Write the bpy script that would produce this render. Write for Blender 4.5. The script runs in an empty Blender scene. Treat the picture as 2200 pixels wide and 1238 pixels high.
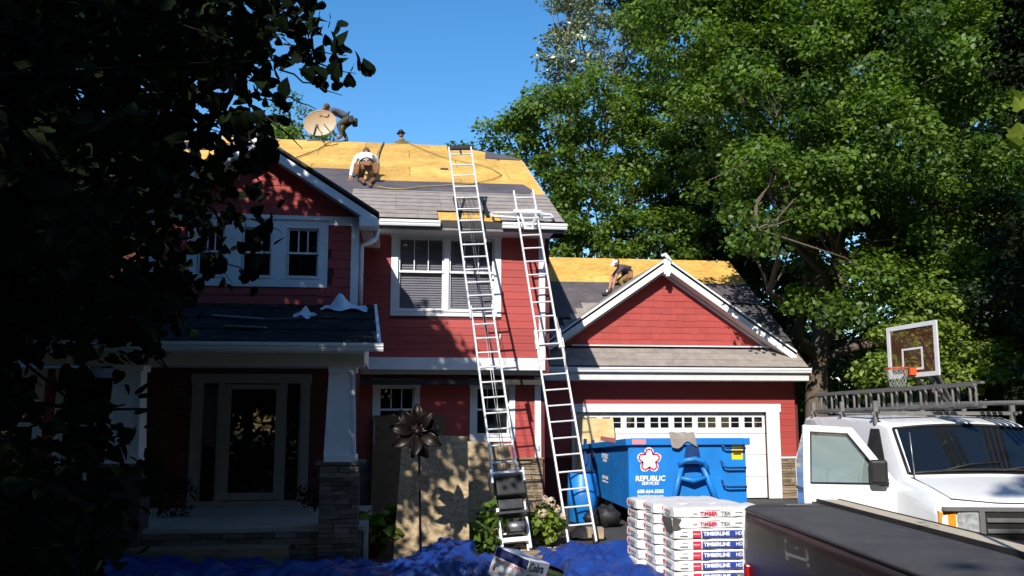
import bpy, math, random
import numpy as np
from mathutils import Vector, Matrix, Euler

# ---------------------------------------------------------------- camera, sky, sun, exposure
scene = bpy.context.scene
col = scene.collection
R = math.radians
cd = bpy.data.cameras.new('camera'); cam = bpy.data.objects.new('camera', cd); col.objects.link(cam)
cd.sensor_width = 36.0; cd.lens = 31.09; cd.clip_start = 0.05; cd.clip_end = 600
cam.location = (0, 0, 2.2); cam.rotation_euler = (R(90 + 7.8), 0, R(-7.5))
scene.camera = cam

SUN_EL, SUN_AZ = 35.0, 22.5            # azimuth: degrees left of straight behind the camera's side of the house
sdir = Vector((-math.sin(R(SUN_AZ)) * math.cos(R(SUN_EL)), -math.cos(R(SUN_AZ)) * math.cos(R(SUN_EL)), math.sin(R(SUN_EL))))
world = bpy.data.worlds.new('World'); scene.world = world; world.use_nodes = True
wn = world.node_tree.nodes; wl = world.node_tree.links
bg = wn.get('Background') or wn.new('ShaderNodeBackground')
sky = wn.new('ShaderNodeTexSky'); sky.sky_type = 'NISHITA'; sky.sun_disc = False
sky.sun_elevation = R(SUN_EL); sky.sun_rotation = math.atan2(sdir.x, sdir.y)
sky.air_density = 1.0; sky.dust_density = 0.25; sky.ozone_density = 2.0
hs = wn.new('ShaderNodeHueSaturation'); hs.inputs['Saturation'].default_value = 1.34
wl.new(sky.outputs[0], hs.inputs['Color']); wl.new(hs.outputs[0], bg.inputs[0]); bg.inputs[1].default_value = 0.15
sl = bpy.data.lights.new('sun', 'SUN'); sl.energy = 5.0; sl.angle = R(0.5); sl.color = (1.0, 0.95, 0.86)
sun = bpy.data.objects.new('sun', sl); col.objects.link(sun); sun.location = (-20, -30, 40)
sun.rotation_euler = sdir.to_track_quat('Z', 'Y').to_euler()
vs = scene.view_settings; vs.view_transform = 'Standard'; vs.look = 'None'; vs.exposure = 0.35; vs.gamma = 1.0
vs.use_curve_mapping = False
scene.cycles.max_bounces = 6; scene.cycles.transparent_max_bounces = 12
scene.cycles.diffuse_bounces = 3; scene.cycles.glossy_bounces = 3

rng = random.Random(7); nr = np.random.default_rng(11)

# ---------------------------------------------------------------- materials
def mat(name, c, rough=0.6, var=0.18, scale=6.0, bump=0.0, bscale=40.0, metal=0.0, spec=0.4, c2=None, stretch=(1, 1, 1), coat=0.0, pr=0.0):
    m = bpy.data.materials.new(name); m.use_nodes = True
    n = m.node_tree.nodes; l = m.node_tree.links; b = n['Principled BSDF']
    b.inputs['Roughness'].default_value = rough; b.inputs['Metallic'].default_value = metal
    b.inputs['Specular IOR Level'].default_value = spec; b.inputs['Coat Weight'].default_value = coat
    tc = n.new('ShaderNodeTexCoord'); mp = n.new('ShaderNodeMapping'); mp.inputs['Scale'].default_value = stretch
    l.new(tc.outputs['Object'], mp.inputs['Vector'])
    nz = n.new('ShaderNodeTexNoise'); nz.inputs['Scale'].default_value = scale; nz.inputs['Detail'].default_value = 6
    l.new(mp.outputs[0], nz.inputs['Vector'])
    cr = n.new('ShaderNodeValToRGB'); e = cr.color_ramp.elements
    d = c2 if c2 else tuple(x * (1 - var) for x in c)
    u = tuple(min(1, x * (1 + var)) for x in c) if not c2 else c
    e[0].position = .3; e[1].position = .7; e[0].color = (*d, 1); e[1].color = (*u, 1)
    l.new(nz.outputs['Fac'], cr.inputs[0]); l.new(cr.outputs[0], b.inputs['Base Color'])
    if pr:                              # each piece a little lighter or darker than its neighbour
        oi = n.new('ShaderNodeObjectInfo'); mr = n.new('ShaderNodeMapRange')
        mr.inputs['To Min'].default_value = 1 - pr; mr.inputs['To Max'].default_value = 1 + pr
        l.new(oi.outputs['Random'], mr.inputs['Value'])
        mm = n.new('ShaderNodeMixRGB'); mm.blend_type = 'MULTIPLY'; mm.inputs[0].default_value = 1
        l.new(cr.outputs[0], mm.inputs[1]); l.new(mr.outputs[0], mm.inputs[2]); l.new(mm.outputs[0], b.inputs['Base Color'])
    if bump:
        nb = n.new('ShaderNodeTexNoise'); nb.inputs['Scale'].default_value = bscale; nb.inputs['Detail'].default_value = 4
        l.new(mp.outputs[0], nb.inputs['Vector'])
        bp = n.new('ShaderNodeBump'); bp.inputs['Strength'].default_value = bump; bp.inputs['Distance'].default_value = .02
        l.new(nb.outputs['Fac'], bp.inputs['Height']); l.new(bp.outputs[0], b.inputs['Normal'])
    return m

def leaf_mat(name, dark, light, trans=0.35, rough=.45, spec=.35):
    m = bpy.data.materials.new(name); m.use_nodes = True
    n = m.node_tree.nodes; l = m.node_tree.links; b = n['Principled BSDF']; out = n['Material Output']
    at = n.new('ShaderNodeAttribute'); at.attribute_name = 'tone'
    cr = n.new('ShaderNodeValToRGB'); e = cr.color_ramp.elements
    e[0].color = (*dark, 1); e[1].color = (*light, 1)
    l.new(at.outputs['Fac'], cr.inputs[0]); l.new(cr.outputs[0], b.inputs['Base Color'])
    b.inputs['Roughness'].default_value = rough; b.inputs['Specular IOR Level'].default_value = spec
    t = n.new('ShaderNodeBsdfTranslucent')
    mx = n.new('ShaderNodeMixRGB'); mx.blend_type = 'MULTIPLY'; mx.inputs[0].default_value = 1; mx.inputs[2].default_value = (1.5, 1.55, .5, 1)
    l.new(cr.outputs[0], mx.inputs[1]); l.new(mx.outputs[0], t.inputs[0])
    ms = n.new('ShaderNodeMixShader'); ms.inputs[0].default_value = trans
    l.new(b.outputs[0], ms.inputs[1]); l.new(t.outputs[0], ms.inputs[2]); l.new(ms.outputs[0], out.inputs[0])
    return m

def osb_mat(name, a, b_, c_, scale=9.0, wear=0.0, st=(1, 3.2, 3.2)):
    """oriented strand board: overlapping wood flakes in three tones"""
    m = bpy.data.materials.new(name); m.use_nodes = True
    n = m.node_tree.nodes; l = m.node_tree.links; p = n['Principled BSDF']; p.inputs['Roughness'].default_value = .75
    p.inputs['Specular IOR Level'].default_value = .2
    tc = n.new('ShaderNodeTexCoord'); mp = n.new('ShaderNodeMapping'); mp.inputs['Scale'].default_value = st
    l.new(tc.outputs['Object'], mp.inputs[0])
    v = n.new('ShaderNodeTexVoronoi'); v.inputs['Scale'].default_value = scale; v.inputs['Randomness'].default_value = 1
    l.new(mp.outputs[0], v.inputs['Vector'])
    cr = n.new('ShaderNodeValToRGB'); e = cr.color_ramp.elements
    e[0].color = (*a, 1); e[1].color = (*c_, 1); k = cr.color_ramp.elements.new(.5); k.color = (*b_, 1)
    sp = n.new('ShaderNodeSeparateColor'); l.new(v.outputs['Color'], sp.inputs[0]); l.new(sp.outputs[0], cr.inputs[0])
    nz = n.new('ShaderNodeTexNoise'); nz.inputs['Scale'].default_value = 1.4; nz.inputs['Detail'].default_value = 5
    l.new(tc.outputs['Object'], nz.inputs['Vector'])
    c2 = n.new('ShaderNodeValToRGB'); c2.color_ramp.elements[0].position = .3; c2.color_ramp.elements[1].position = .7
    c2.color_ramp.elements[0].color = (.72 - wear, .70 - wear, .68 - wear, 1); c2.color_ramp.elements[1].color = (1, 1, 1, 1)
    l.new(nz.outputs['Fac'], c2.inputs[0])
    mx = n.new('ShaderNodeMixRGB'); mx.blend_type = 'MULTIPLY'; mx.inputs[0].default_value = 1
    l.new(cr.outputs[0], mx.inputs[1]); l.new(c2.outputs[0], mx.inputs[2])
    oi = n.new('ShaderNodeObjectInfo'); mr = n.new('ShaderNodeMapRange'); mr.inputs['To Min'].default_value = .84; mr.inputs['To Max'].default_value = 1.08
    l.new(oi.outputs['Random'], mr.inputs['Value'])
    m3 = n.new('ShaderNodeMixRGB'); m3.blend_type = 'MULTIPLY'; m3.inputs[0].default_value = 1
    l.new(mx.outputs[0], m3.inputs[1]); l.new(mr.outputs[0], m3.inputs[2]); l.new(m3.outputs[0], p.inputs['Base Color'])
    bp = n.new('ShaderNodeBump'); bp.inputs['Strength'].default_value = .25; bp.inputs['Distance'].default_value = .004
    l.new(sp.outputs[1], bp.inputs['Height']); l.new(bp.outputs[0], p.inputs['Normal'])
    return m

def glass_mat(name, tint, see=.5, rough=.02, body=(.01, .012, .014)):
    m = bpy.data.materials.new(name); m.use_nodes = True
    n = m.node_tree.nodes; l = m.node_tree.links; out = n['Material Output']; n.remove(n['Principled BSDF'])
    t = n.new('ShaderNodeBsdfTransparent'); t.inputs[0].default_value = (*tint, 1)
    d = n.new('ShaderNodeBsdfDiffuse'); d.inputs[0].default_value = (*body, 1)
    m1 = n.new('ShaderNodeMixShader'); m1.inputs[0].default_value = see
    l.new(d.outputs[0], m1.inputs[1]); l.new(t.outputs[0], m1.inputs[2])
    g = n.new('ShaderNodeBsdfGlossy'); g.inputs['Roughness'].default_value = rough
    f = n.new('ShaderNodeFresnel'); f.inputs[0].default_value = 1.7
    ge = n.new('ShaderNodeNewGeometry'); sb = n.new('ShaderNodeMath'); sb.operation = 'SUBTRACT'; sb.inputs[0].default_value = 1.0; l.new(ge.outputs['Backfacing'], sb.inputs[1])
    fm = n.new('ShaderNodeMath'); fm.operation = 'MULTIPLY'; l.new(f.outputs[0], fm.inputs[0]); l.new(sb.outputs[0], fm.inputs[1])
    m2 = n.new('ShaderNodeMixShader'); l.new(fm.outputs[0], m2.inputs[0]); l.new(m1.outputs[0], m2.inputs[1]); l.new(g.outputs[0], m2.inputs[2])
    l.new(m2.outputs[0], out.inputs[0])
    return m

def wear(m, c, lo=.58, hi=.66, scale=5.0, amount=.8, stretch=(1, 1, 1)):
    """stains or rust: patches of colour c where a coarse noise is high"""
    n = m.node_tree.nodes; l = m.node_tree.links; b = n['Principled BSDF']; src = b.inputs['Base Color'].links[0].from_socket
    tc = n.new('ShaderNodeTexCoord'); mp = n.new('ShaderNodeMapping'); mp.inputs['Scale'].default_value = stretch
    nz = n.new('ShaderNodeTexNoise'); nz.inputs['Scale'].default_value = scale; nz.inputs['Detail'].default_value = 9; nz.inputs['Roughness'].default_value = .65
    l.new(tc.outputs['Object'], mp.inputs[0]); l.new(mp.outputs[0], nz.inputs['Vector'])
    mr = n.new('ShaderNodeMapRange'); mr.inputs['From Min'].default_value = lo; mr.inputs['From Max'].default_value = hi; mr.inputs['To Max'].default_value = amount
    l.new(nz.outputs['Fac'], mr.inputs['Value'])
    mx = n.new('ShaderNodeMixRGB'); mx.inputs[2].default_value = (*c, 1); l.new(mr.outputs[0], mx.inputs[0]); l.new(src, mx.inputs[1]); l.new(mx.outputs[0], b.inputs['Base Color'])

M = {}
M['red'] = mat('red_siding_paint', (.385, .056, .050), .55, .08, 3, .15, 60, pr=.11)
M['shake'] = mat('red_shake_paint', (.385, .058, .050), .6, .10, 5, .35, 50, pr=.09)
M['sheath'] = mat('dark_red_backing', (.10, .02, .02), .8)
M['white'] = mat('white_trim_paint', (.78, .79, .80), .45, .05, 4, .05, 80)
M['porch_trim'] = mat('shade_greyed_trim_paint', (.24, .25, .26), .6, .06, 4)  # white trim greyed down, porch shade put into its colour
M['gutter'] = mat('white_aluminium_gutter', (.80, .81, .82), .3, .04, 3)
M['soffit'] = mat('grey_white_soffit', (.62, .61, .60), .6, .05)
M['osb'] = osb_mat('fresh_osb', (.60, .33, .070), (.74, .43, .105), (.82, .54, .17))
M['osb_old'] = osb_mat('weathered_osb', (.42, .31, .18), (.56, .43, .26), (.66, .53, .36), 20, .15, (1, 1.6, 1.3))
M['ply'] = osb_mat('pale_plywood', (.62, .45, .20), (.68, .52, .27), (.74, .60, .34), 4)
M['brownboard'] = mat('brown_hardboard', (.17, .095, .045), .7, .2, 6)
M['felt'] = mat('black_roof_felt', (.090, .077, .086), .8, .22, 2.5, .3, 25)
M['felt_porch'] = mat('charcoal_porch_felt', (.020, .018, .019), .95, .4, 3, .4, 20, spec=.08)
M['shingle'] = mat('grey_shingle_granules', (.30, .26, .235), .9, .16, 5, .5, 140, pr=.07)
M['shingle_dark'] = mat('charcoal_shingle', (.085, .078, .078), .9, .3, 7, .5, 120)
M['edge'] = mat('dark_drip_edge', (.03, .028, .03), .5)
M['stone'] = mat('tan_ledgestone', (.34, .25, .16), .85, .3, 7, .6, 35, c2=(.17, .13, .10), pr=.4)
M['stone_grey'] = mat('grey_ledgestone', (.24, .20, .165), .85, .3, 7, .6, 35, c2=(.12, .105, .09), pr=.4)
M['mortar'] = mat('dark_mortar', (.06, .05, .045), .95)
M['alu'] = mat('bright_aluminium', (.80, .81, .82), .34, .06, 8, metal=.35, spec=.5)
M['alu_dull'] = mat('dull_aluminium', (.20, .19, .185), .5, .15, 9, metal=.4)
M['black'] = mat('black_rubber', (.015, .015, .016), .55, .3)
M['steel_dark'] = mat('dark_steel', (.05, .05, .055), .4, .3, 9, metal=.6)
M['steel'] = mat('grey_steel', (.35, .36, .37), .4, .2, 12, metal=.8)
M['bronze'] = mat('dark_bronze', (.018, .013, .011), .42, .3, 10, metal=.4, spec=.35)
M['glass'] = glass_mat('window_glass', (.55, .60, .62), .65)
M['glass_clear'] = glass_mat('clear_window_glass', (.82, .84, .86), .88)
M['glass_dark'] = glass_mat('dark_window_glass', (.22, .24, .26), .35)
M['blind'] = mat('lavender_blind', (.62, .56, .60), .7, .08, 4)
M['room'] = mat('dark_room', (.04, .037, .035), .9)
M['blue'] = mat('blue_dumpster_paint', (.012, .20, .62), .4, .12, 2.5, .08, 12)
M['bluedk'] = mat('navy_steel_paint', (.012, .045, .16), .45, .3, 4, .1, 20)
M['skin'] = mat('tanned_skin', (.42, .22, .14), .55, .1)
M['hair'] = mat('brown_hair', (.10, .055, .03), .6, .3, 60)
M['shirt_white'] = mat('white_cotton', (.82, .82, .80), .8, .04)
M['shirt_grey'] = mat('slate_blue_cotton', (.085, .09, .135), .85, .15)
M['shirt_dark'] = mat('plum_cotton', (.075, .055, .085), .85, .2)
M['shirt_olive'] = mat('olive_cotton', (.16, .13, .07), .85, .2)
M['pants_brown'] = mat('brown_canvas', (.16, .085, .045), .85, .25, 12)
M['pants_green'] = mat('dark_olive_canvas', (.062, .058, .044), .85, .25, 12)
M['pants_tan'] = mat('tan_canvas', (.22, .14, .06), .85, .3, 14)
M['leather'] = mat('tan_leather', (.28, .12, .05), .6, .3, 12)
M['boot'] = mat('brown_boot_leather', (.14, .075, .045), .7, .3, 12)
M['cream'] = mat('beige_dish_paint', (.48, .37, .24), .5, .05, 4)
M['asphalt'] = mat('asphalt', (.055, .052, .050), .92, .25, 30, .5, 200)
M['concrete'] = mat('pale_concrete', (.36, .33, .29), .9, .15, 5, .3, 90)
M['lawn'] = mat('lawn', (.035, .06, .018), .95, .4, 9, .6, 60)
M['soil'] = mat('garden_soil', (.055, .038, .026), .95, .4, 14, .8, 60)
M['gravel'] = mat('tan_gravel', (.40, .32, .22), .9, .3, 60)
M['timber'] = mat('weathered_timber', (.26, .19, .12), .85, .3, 6, .4, 40, stretch=(1, 8, 8))
M['bark'] = mat('grey_brown_bark', (.13, .10, .075), .95, .35, 8, .9, 14, stretch=(4, 4, 1))
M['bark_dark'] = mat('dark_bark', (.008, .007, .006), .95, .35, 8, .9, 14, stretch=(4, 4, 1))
M['leafA'] = leaf_mat('maple_leaves', (.018, .050, .008), (.165, .265, .036), .42)
M['leafB'] = leaf_mat('bright_maple_leaves', (.040, .085, .012), (.18, .27, .038), .42)
M['leafC'] = leaf_mat('silvery_poplar_leaves', (.05, .075, .035), (.30, .35, .23), .2, .3, .6)
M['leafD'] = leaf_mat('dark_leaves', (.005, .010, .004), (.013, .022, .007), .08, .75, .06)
M['leafG'] = leaf_mat('shaded_ash_leaves', (.006, .016, .005), (.028, .052, .012), .2)  # darker greens put the shade behind the hoop into the leaf colour
M['leafE'] = leaf_mat('yellow_green_leaves', (.07, .12, .015), (.24, .32, .05))
M['leafF'] = leaf_mat('deep_green_leaves', (.014, .038, .008), (.080, .135, .024), .4)
M['van'] = mat('white_van_paint', (.80, .81, .83), .22, .03, 3, coat=.5)
M['orange'] = mat('amber_lens', (.85, .28, .02), .15, .1, 40)
M['lens'] = mat('clear_lamp_lens', (.62, .64, .66), .08, .35, 25, metal=.5)
M['chrome'] = mat('grey_bumper', (.13, .13, .135), .35, .1)
M['maroon'] = mat('dark_maroon_paint', (.012, .004, .005), .32, .2, 3, coat=.15)
M['redlens'] = mat('red_lens', (.35, .01, .01), .15, .1)
M['dusty'] = mat('dusty_black_roof', (.075, .072, .076), .6, .2, 3, .3, 220, c2=(.055, .052, .056))
M['board'] = mat('pale_sawn_board', (.50, .43, .33), .8, .12, 5, .15, 40, stretch=(6, 1, 6))
M['carton'] = mat('white_carton', (.72, .73, .76), .6, .05)
M['navy'] = mat('navy_print', (.012, .018, .10), .5, .1)
M['print_blue'] = mat('blue_print', (.03, .06, .32), .45, .1)
M['print_red'] = mat('red_print', (.62, .03, .07), .5, .1)
M['print_black'] = mat('black_print', (.02, .02, .03), .5, .1)
M['print_grey'] = mat('grey_print', (.22, .22, .27), .5, .1)
M['print_white'] = mat('white_print', (.82, .82, .82), .5, .02)
M['print_yellow'] = mat('yellow_print', (.85, .62, .02), .5, .02)
M['print_pink'] = mat('pink_print', (.72, .25, .28), .5, .05)
M['wrap'] = mat('white_bundle_wrap', (.80, .80, .81), .28, .05, 6, .5, 14, spec=.6)
M['rim'] = mat('orange_rim', (.62, .10, .02), .4, .1)
M['net'] = mat('white_net_cord', (.34, .34, .33), .8)
M['frame_white'] = mat('hoop_frame_paint', (.66, .66, .68), .5, .06)
M['flower'] = mat('cream_pink_petals', (.58, .42, .34), .8, .2, 30, c2=(.55, .46, .30))
M['hose'] = mat('tan_air_hose', (.36, .27, .09), .5, .1)
M['rope'] = mat('dark_rope', (.05, .035, .02), .8)
M['paper'] = mat('white_plastic_sheet', (.62, .65, .72), .35, .06, 5)

def tarp_mat():
    m = mat('blue_tarp', (.011, .048, .25), .38, .25, 3, .6, 26, c2=(.007, .028, .17), spec=.5)
    return m
M['tarp'] = tarp_mat()
wear(M['blue'], (.11, .05, .025), .60, .68, 4, .75); wear(M['blue'], (.05, .16, .36), .50, .70, 9, .5); wear(M['bluedk'], (.10, .05, .03), .55, .68, 6, .7)
wear(M['white'], (.52, .50, .46), .56, .80, 2.2, .55); wear(M['gutter'], (.50, .48, .44), .60, .80, 3, .5, (1, 4, 4)); wear(M['red'], (.30, .06, .055), .50, .80, 1.5, .6); wear(M['red'], (.42, .10, .085), .62, .78, 6, .3)
wear(M['felt'], (.17, .15, .14), .55, .72, 3.5, .6); wear(M['felt_porch'], (.12, .10, .085), .58, .70, 4, .7); wear(M['osb'], (.36, .20, .06), .64, .72, 7, .55); wear(M['osb'], (.30, .24, .17), .66, .74, 2.2, .4)
wear(M['osb_old'], (.10, .08, .05), .62, .68, 16, .7); wear(M['shingle'], (.16, .14, .13), .56, .72, 2.6, .6); wear(M['dusty'], (.16, .15, .145), .55, .75, 9, .5); wear(M['asphalt'], (.12, .10, .085), .55, .7, 2.5, .6)
wear(M['alu'], (.45, .44, .43), .58, .72, 5, .5); wear(M['van'], (.58, .56, .53), .62, .85, 2.5, .35); wear(M['stone'], (.46, .36, .24), .5, .7, 3, .5)

# ---------------------------------------------------------------- object helpers
WORLD = {}
def setp(o, label=None, cat=None, group=None, kind=None):
    if label: o['label'] = label
    if cat: o['category'] = cat
    if group: o['group'] = group
    if kind: o['kind'] = kind
    return o

def thing(name, label, cat, loc=(0, 0, 0), rotz=0.0, group=None, rot=None):
    o = bpy.data.objects.new(name, None); col.objects.link(o); o.empty_display_size = .2
    o.location = loc; o.rotation_euler = rot if rot else (0, 0, rotz)
    WORLD[o] = Matrix.LocRotScale(Vector(loc), Euler(o.rotation_euler), None)
    return setp(o, label, cat, group)

def link(name, me, parent=None, loc=(0, 0, 0), rot=(0, 0, 0), scale=(1, 1, 1)):
    """link mesh data as an object; loc/rot/scale are in the frame of `parent`"""
    o = bpy.data.objects.new(name, me); col.objects.link(o)
    o.location = loc; o.rotation_euler = rot; o.scale = scale
    if parent is not None: o.parent = parent
    WORLD[o] = (WORLD[parent] if parent is not None else Matrix()) @ Matrix.LocRotScale(Vector(loc), Euler(rot), Vector(scale))
    return o

def wlink(name, me, parent, loc=(0, 0, 0), rot=(0, 0, 0), scale=(1, 1, 1)):
    """like link, but loc is a world position and the parent chain is unrotated"""
    p = WORLD[parent].inverted() @ Vector(loc)
    return link(name, me, parent, p, rot, scale)

class MB:
    """collects geometry in one frame and links it as one mesh object"""
    def __init__(s): s.v = []; s.f = []; s.m = []; s.k = 0
    def add(s, vs, fs):
        o = len(s.v); s.v += [tuple(p) for p in vs]
        for f in fs: s.f.append([i + o for i in f]); s.m.append(s.k)
        return s
    def hexa(s, p):   # p: 4 bottom (ccw) + 4 top
        return s.add(p, [(3, 2, 1, 0), (4, 5, 6, 7), (0, 1, 5, 4), (1, 2, 6, 5), (2, 3, 7, 6), (3, 0, 4, 7)])
    def box(s, x0, x1, y0, y1, z0, z1):
        return s.hexa([(x0, y0, z0), (x1, y0, z0), (x1, y1, z0), (x0, y1, z0), (x0, y0, z1), (x1, y0, z1), (x1, y1, z1), (x0, y1, z1)])
    def slab(s, poly, t, d=(0, 0, -1)):
        """polygon of 3-D points extruded by t along d"""
        n = len(poly); D = Vector(d) * t; a = [Vector(p) for p in poly]; b = [p + D for p in a]
        fs = [tuple(range(n)), tuple(range(2 * n - 1, n - 1, -1))]
        for i in range(n):
            j = (i + 1) % n; fs.append((i, i + n, j + n, j))
        return s.add(a + b, fs)
    def beam(s, p, q, w, h, up=(0, 0, 1)):
        p = Vector(p); q = Vector(q); d = (q - p).normalized(); u = Vector(up)
        if abs(d.dot(u)) > .98: u = Vector((0, 1, 0)) if abs(d.y) < .9 else Vector((1, 0, 0))
        x = d.cross(u).normalized() * w / 2; y = x.cross(d).normalized() * h / 2
        c = [-x - y, x - y, x + y, -x + y]
        return s.hexa([p + c[0], p + c[1], p + c[2], p + c[3], q + c[0], q + c[1], q + c[2], q + c[3]])
    def tube(s, pts, r, n=8, cap=True):
        pts = [Vector(p) for p in pts]; rs = r if isinstance(r, (list, tuple)) else [r] * len(pts)
        rings = []; prev = None; o = len(s.v); vs = []
        for i, p in enumerate(pts):
            a = pts[max(i - 1, 0)]; b = pts[min(i + 1, len(pts) - 1)]; d = (b - a).normalized()
            if prev is None:
                u = Vector((0, 0, 1)) if abs(d.z) < .9 else Vector((1, 0, 0)); x = d.cross(u).normalized()
            else: x = (prev - d * prev.dot(d)).normalized()
            prev = x; y = d.cross(x)
            for k in range(n):
                t = 2 * math.pi * k / n; vs.append(p + (x * math.cos(t) + y * math.sin(t)) * rs[i])
        fs = []
        for i in range(len(pts) - 1):
            for k in range(n):
                j = (k + 1) % n; fs.append((i * n + k, i * n + j, (i + 1) * n + j, (i + 1) * n + k))
        if cap: fs += [tuple(range(n - 1, -1, -1)), tuple((len(pts) - 1) * n + k for k in range(n))]
        return s.add(vs, fs)
    def grid(s, fn, nu, nv, closeu=False):
        vs = [fn(i / nu, j / nv) for j in range(nv + 1) for i in range(nu + (0 if closeu else 1))]
        w = nu if closeu else nu + 1; fs = []
        for j in range(nv):
            for i in range(nu):
                k = (i + 1) % w if closeu else i + 1
                fs.append((j * w + i, j * w + k, (j + 1) * w + k, (j + 1) * w + i))
        return s.add(vs, fs)
    def ellipsoid(s, c, r, nu=12, nv=8, fn=None):
        def f(u, v):
            a = 2 * math.pi * u; b = math.pi * (v - .5); k = 1.0
            d = (math.cos(a) * math.cos(b), math.sin(a) * math.cos(b), math.sin(b))
            if fn: k = fn(*d)
            return (c[0] + r[0] * d[0] * k, c[1] + r[1] * d[1] * k, c[2] + r[2] * d[2] * k)
        return s.grid(f, nu, nv, True)
    def mesh(s, name, mats, smooth=False):
        me = bpy.data.meshes.new(name); me.from_pydata(s.v, [], s.f)
        for m in (mats if isinstance(mats, (list, tuple)) else [mats]): me.materials.append(m)
        me.polygons.foreach_set('material_index', s.m)
        if smooth: me.polygons.foreach_set('use_smooth', [True] * len(s.f))
        me.validate(); me.update(); return me
    def build(s, name, mats, parent=None, smooth=False, world=False, bevel=0.0):
        if world and parent is not None:
            inv = WORLD[parent].inverted(); s.v = [tuple(inv @ Vector(p)) for p in s.v]
        o = link(name, s.mesh(name, mats, smooth), parent)
        if bevel:
            b = o.modifiers.new('bevel', 'BEVEL'); b.width = bevel; b.segments = 2; b.limit_method = 'ANGLE'; b.angle_limit = R(40)
        return o

def B(): return MB()

def text_mesh(body, size, m, bold=.0, depth=.001, align='CENTER', shear=0.0, sx=1.0):
    cu = bpy.data.curves.new('text', 'FONT'); cu.body = body; cu.size = size; cu.extrude = depth; cu.align_x = align; cu.align_y = 'CENTER'
    cu.offset = bold; cu.shear = shear; cu.resolution_u = 3
    o = bpy.data.objects.new('text', cu); col.objects.link(o)
    dg = bpy.context.evaluated_depsgraph_get(); me = bpy.data.meshes.new_from_object(o.evaluated_get(dg))
    bpy.data.objects.remove(o); bpy.data.curves.remove(cu)
    me.materials.clear(); me.materials.append(m)
    if sx != 1.0: me.transform(Matrix.Diagonal((sx, 1, 1, 1)))
    return me

FRONT = (R(90), 0, 0)      # text lying in a plane that faces -Y

# ---------------------------------------------------------------- foliage
def fast_mesh(name, V, F, tone, m):
    """V (n,3), F (k,3) triangles"""
    me = bpy.data.meshes.new(name)
    me.vertices.add(len(V)); me.vertices.foreach_set('co', V.astype(np.float32).ravel())
    me.loops.add(len(F) * 3); me.loops.foreach_set('vertex_index', F.astype(np.int32).ravel())
    me.polygons.add(len(F)); me.polygons.foreach_set('loop_start', np.arange(0, len(F) * 3, 3, dtype=np.int32))
    try: me.polygons.foreach_set('loop_total', np.full(len(F), 3, dtype=np.int32))
    except Exception: pass
    a = me.attributes.new('tone', 'FLOAT', 'POINT'); a.data.foreach_set('value', tone.astype(np.float32))
    me.materials.append(m); me.update(calc_edges=True)
    return me

KITE = np.array([(0, 0, 0), (-.36, .48, .07), (0, 1, -.05), (.36, .48, .07)], float); KITE_F = np.array([(0, 2, 1), (0, 3, 2)])
_lobed = [(0, 0), (.30, -.06), (.52, .22), (.36, .34), (.50, .62), (.24, .62), (0, 1.02), (-.24, .62), (-.50, .62), (-.36, .34), (-.52, .22), (-.30, -.06)]
LOBED = np.array([(0, .35, 0)] + [(x, y, abs(x) * .18 - .06 * y * y) for x, y in _lobed], float)
LOBED_F = np.array([(0, 1 + i, 1 + (i + 1) % 12) for i in range(12)])
_heart = [(0, .03), (.24, -.05), (.44, .16), (.43, .42), (.26, .72), (0, 1.05), (-.26, .72), (-.43, .42), (-.44, .16), (-.24, -.05)]
HEART = np.array([(0, .38, 0)] + [(x, y, abs(x) * .2 - .08 * y * y) for x, y in _heart], float)
HEART_F = np.array([(0, 1 + i, 1 + (i + 1) % 10) for i in range(10)])

def leaves(name, pos, size, m, shape=KITE, faces=KITE_F, up=.9, droop=.4, out=None, tone=None, jitter=.35):
    n = len(pos)
    nm = nr.normal(size=(n, 3)); nm /= np.linalg.norm(nm, axis=1)[:, None]
    nm[:, 2] += up
    if out is not None: nm += out * .8
    nm /= np.linalg.norm(nm, axis=1)[:, None]
    t = nr.normal(size=(n, 3)); t[:, 2] -= droop
    t -= nm * (t * nm).sum(1)[:, None]; t /= np.linalg.norm(t, axis=1)[:, None]
    b = np.cross(t, nm)
    s = size * (1 + jitter * (nr.random(n) * 2 - 1))
    k = len(shape)
    V = pos[:, None, :] + s[:, None, None] * (shape[None, :, 0, None] * b[:, None, :] + shape[None, :, 1, None] * t[:, None, :] + shape[None, :, 2, None] * nm[:, None, :])
    F = (faces[None] + (np.arange(n) * k)[:, None, None]).reshape(-1, 3)
    if tone is None: tone = nr.random(n)
    return fast_mesh(name, V.reshape(-1, 3), F, np.repeat(tone, k), m)

def clumps(lobes, per_m3=1.6, rmin=.45, rmax=.95, shell=.55):
    """sub-clump centres spread through ellipsoid lobes, mostly near their surface"""
    out = []
    for (cx, cy, cz, rx, ry, rz) in lobes:
        n = max(3, int(per_m3 * 4.19 * rx * ry * rz * (1 - shell ** 3)))
        d = nr.normal(size=(n, 3)); d /= np.linalg.norm(d, axis=1)[:, None]
        rad = (shell ** 3 + (1 - shell ** 3) * nr.random(n)) ** (1 / 3)
        p = d * rad[:, None] * np.array([rx, ry, rz]) + np.array([cx, cy, cz])
        r = rmin + (rmax - rmin) * nr.random(n)
        out.append(np.column_stack([p, r, d]))
    return np.vstack(out)

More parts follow.
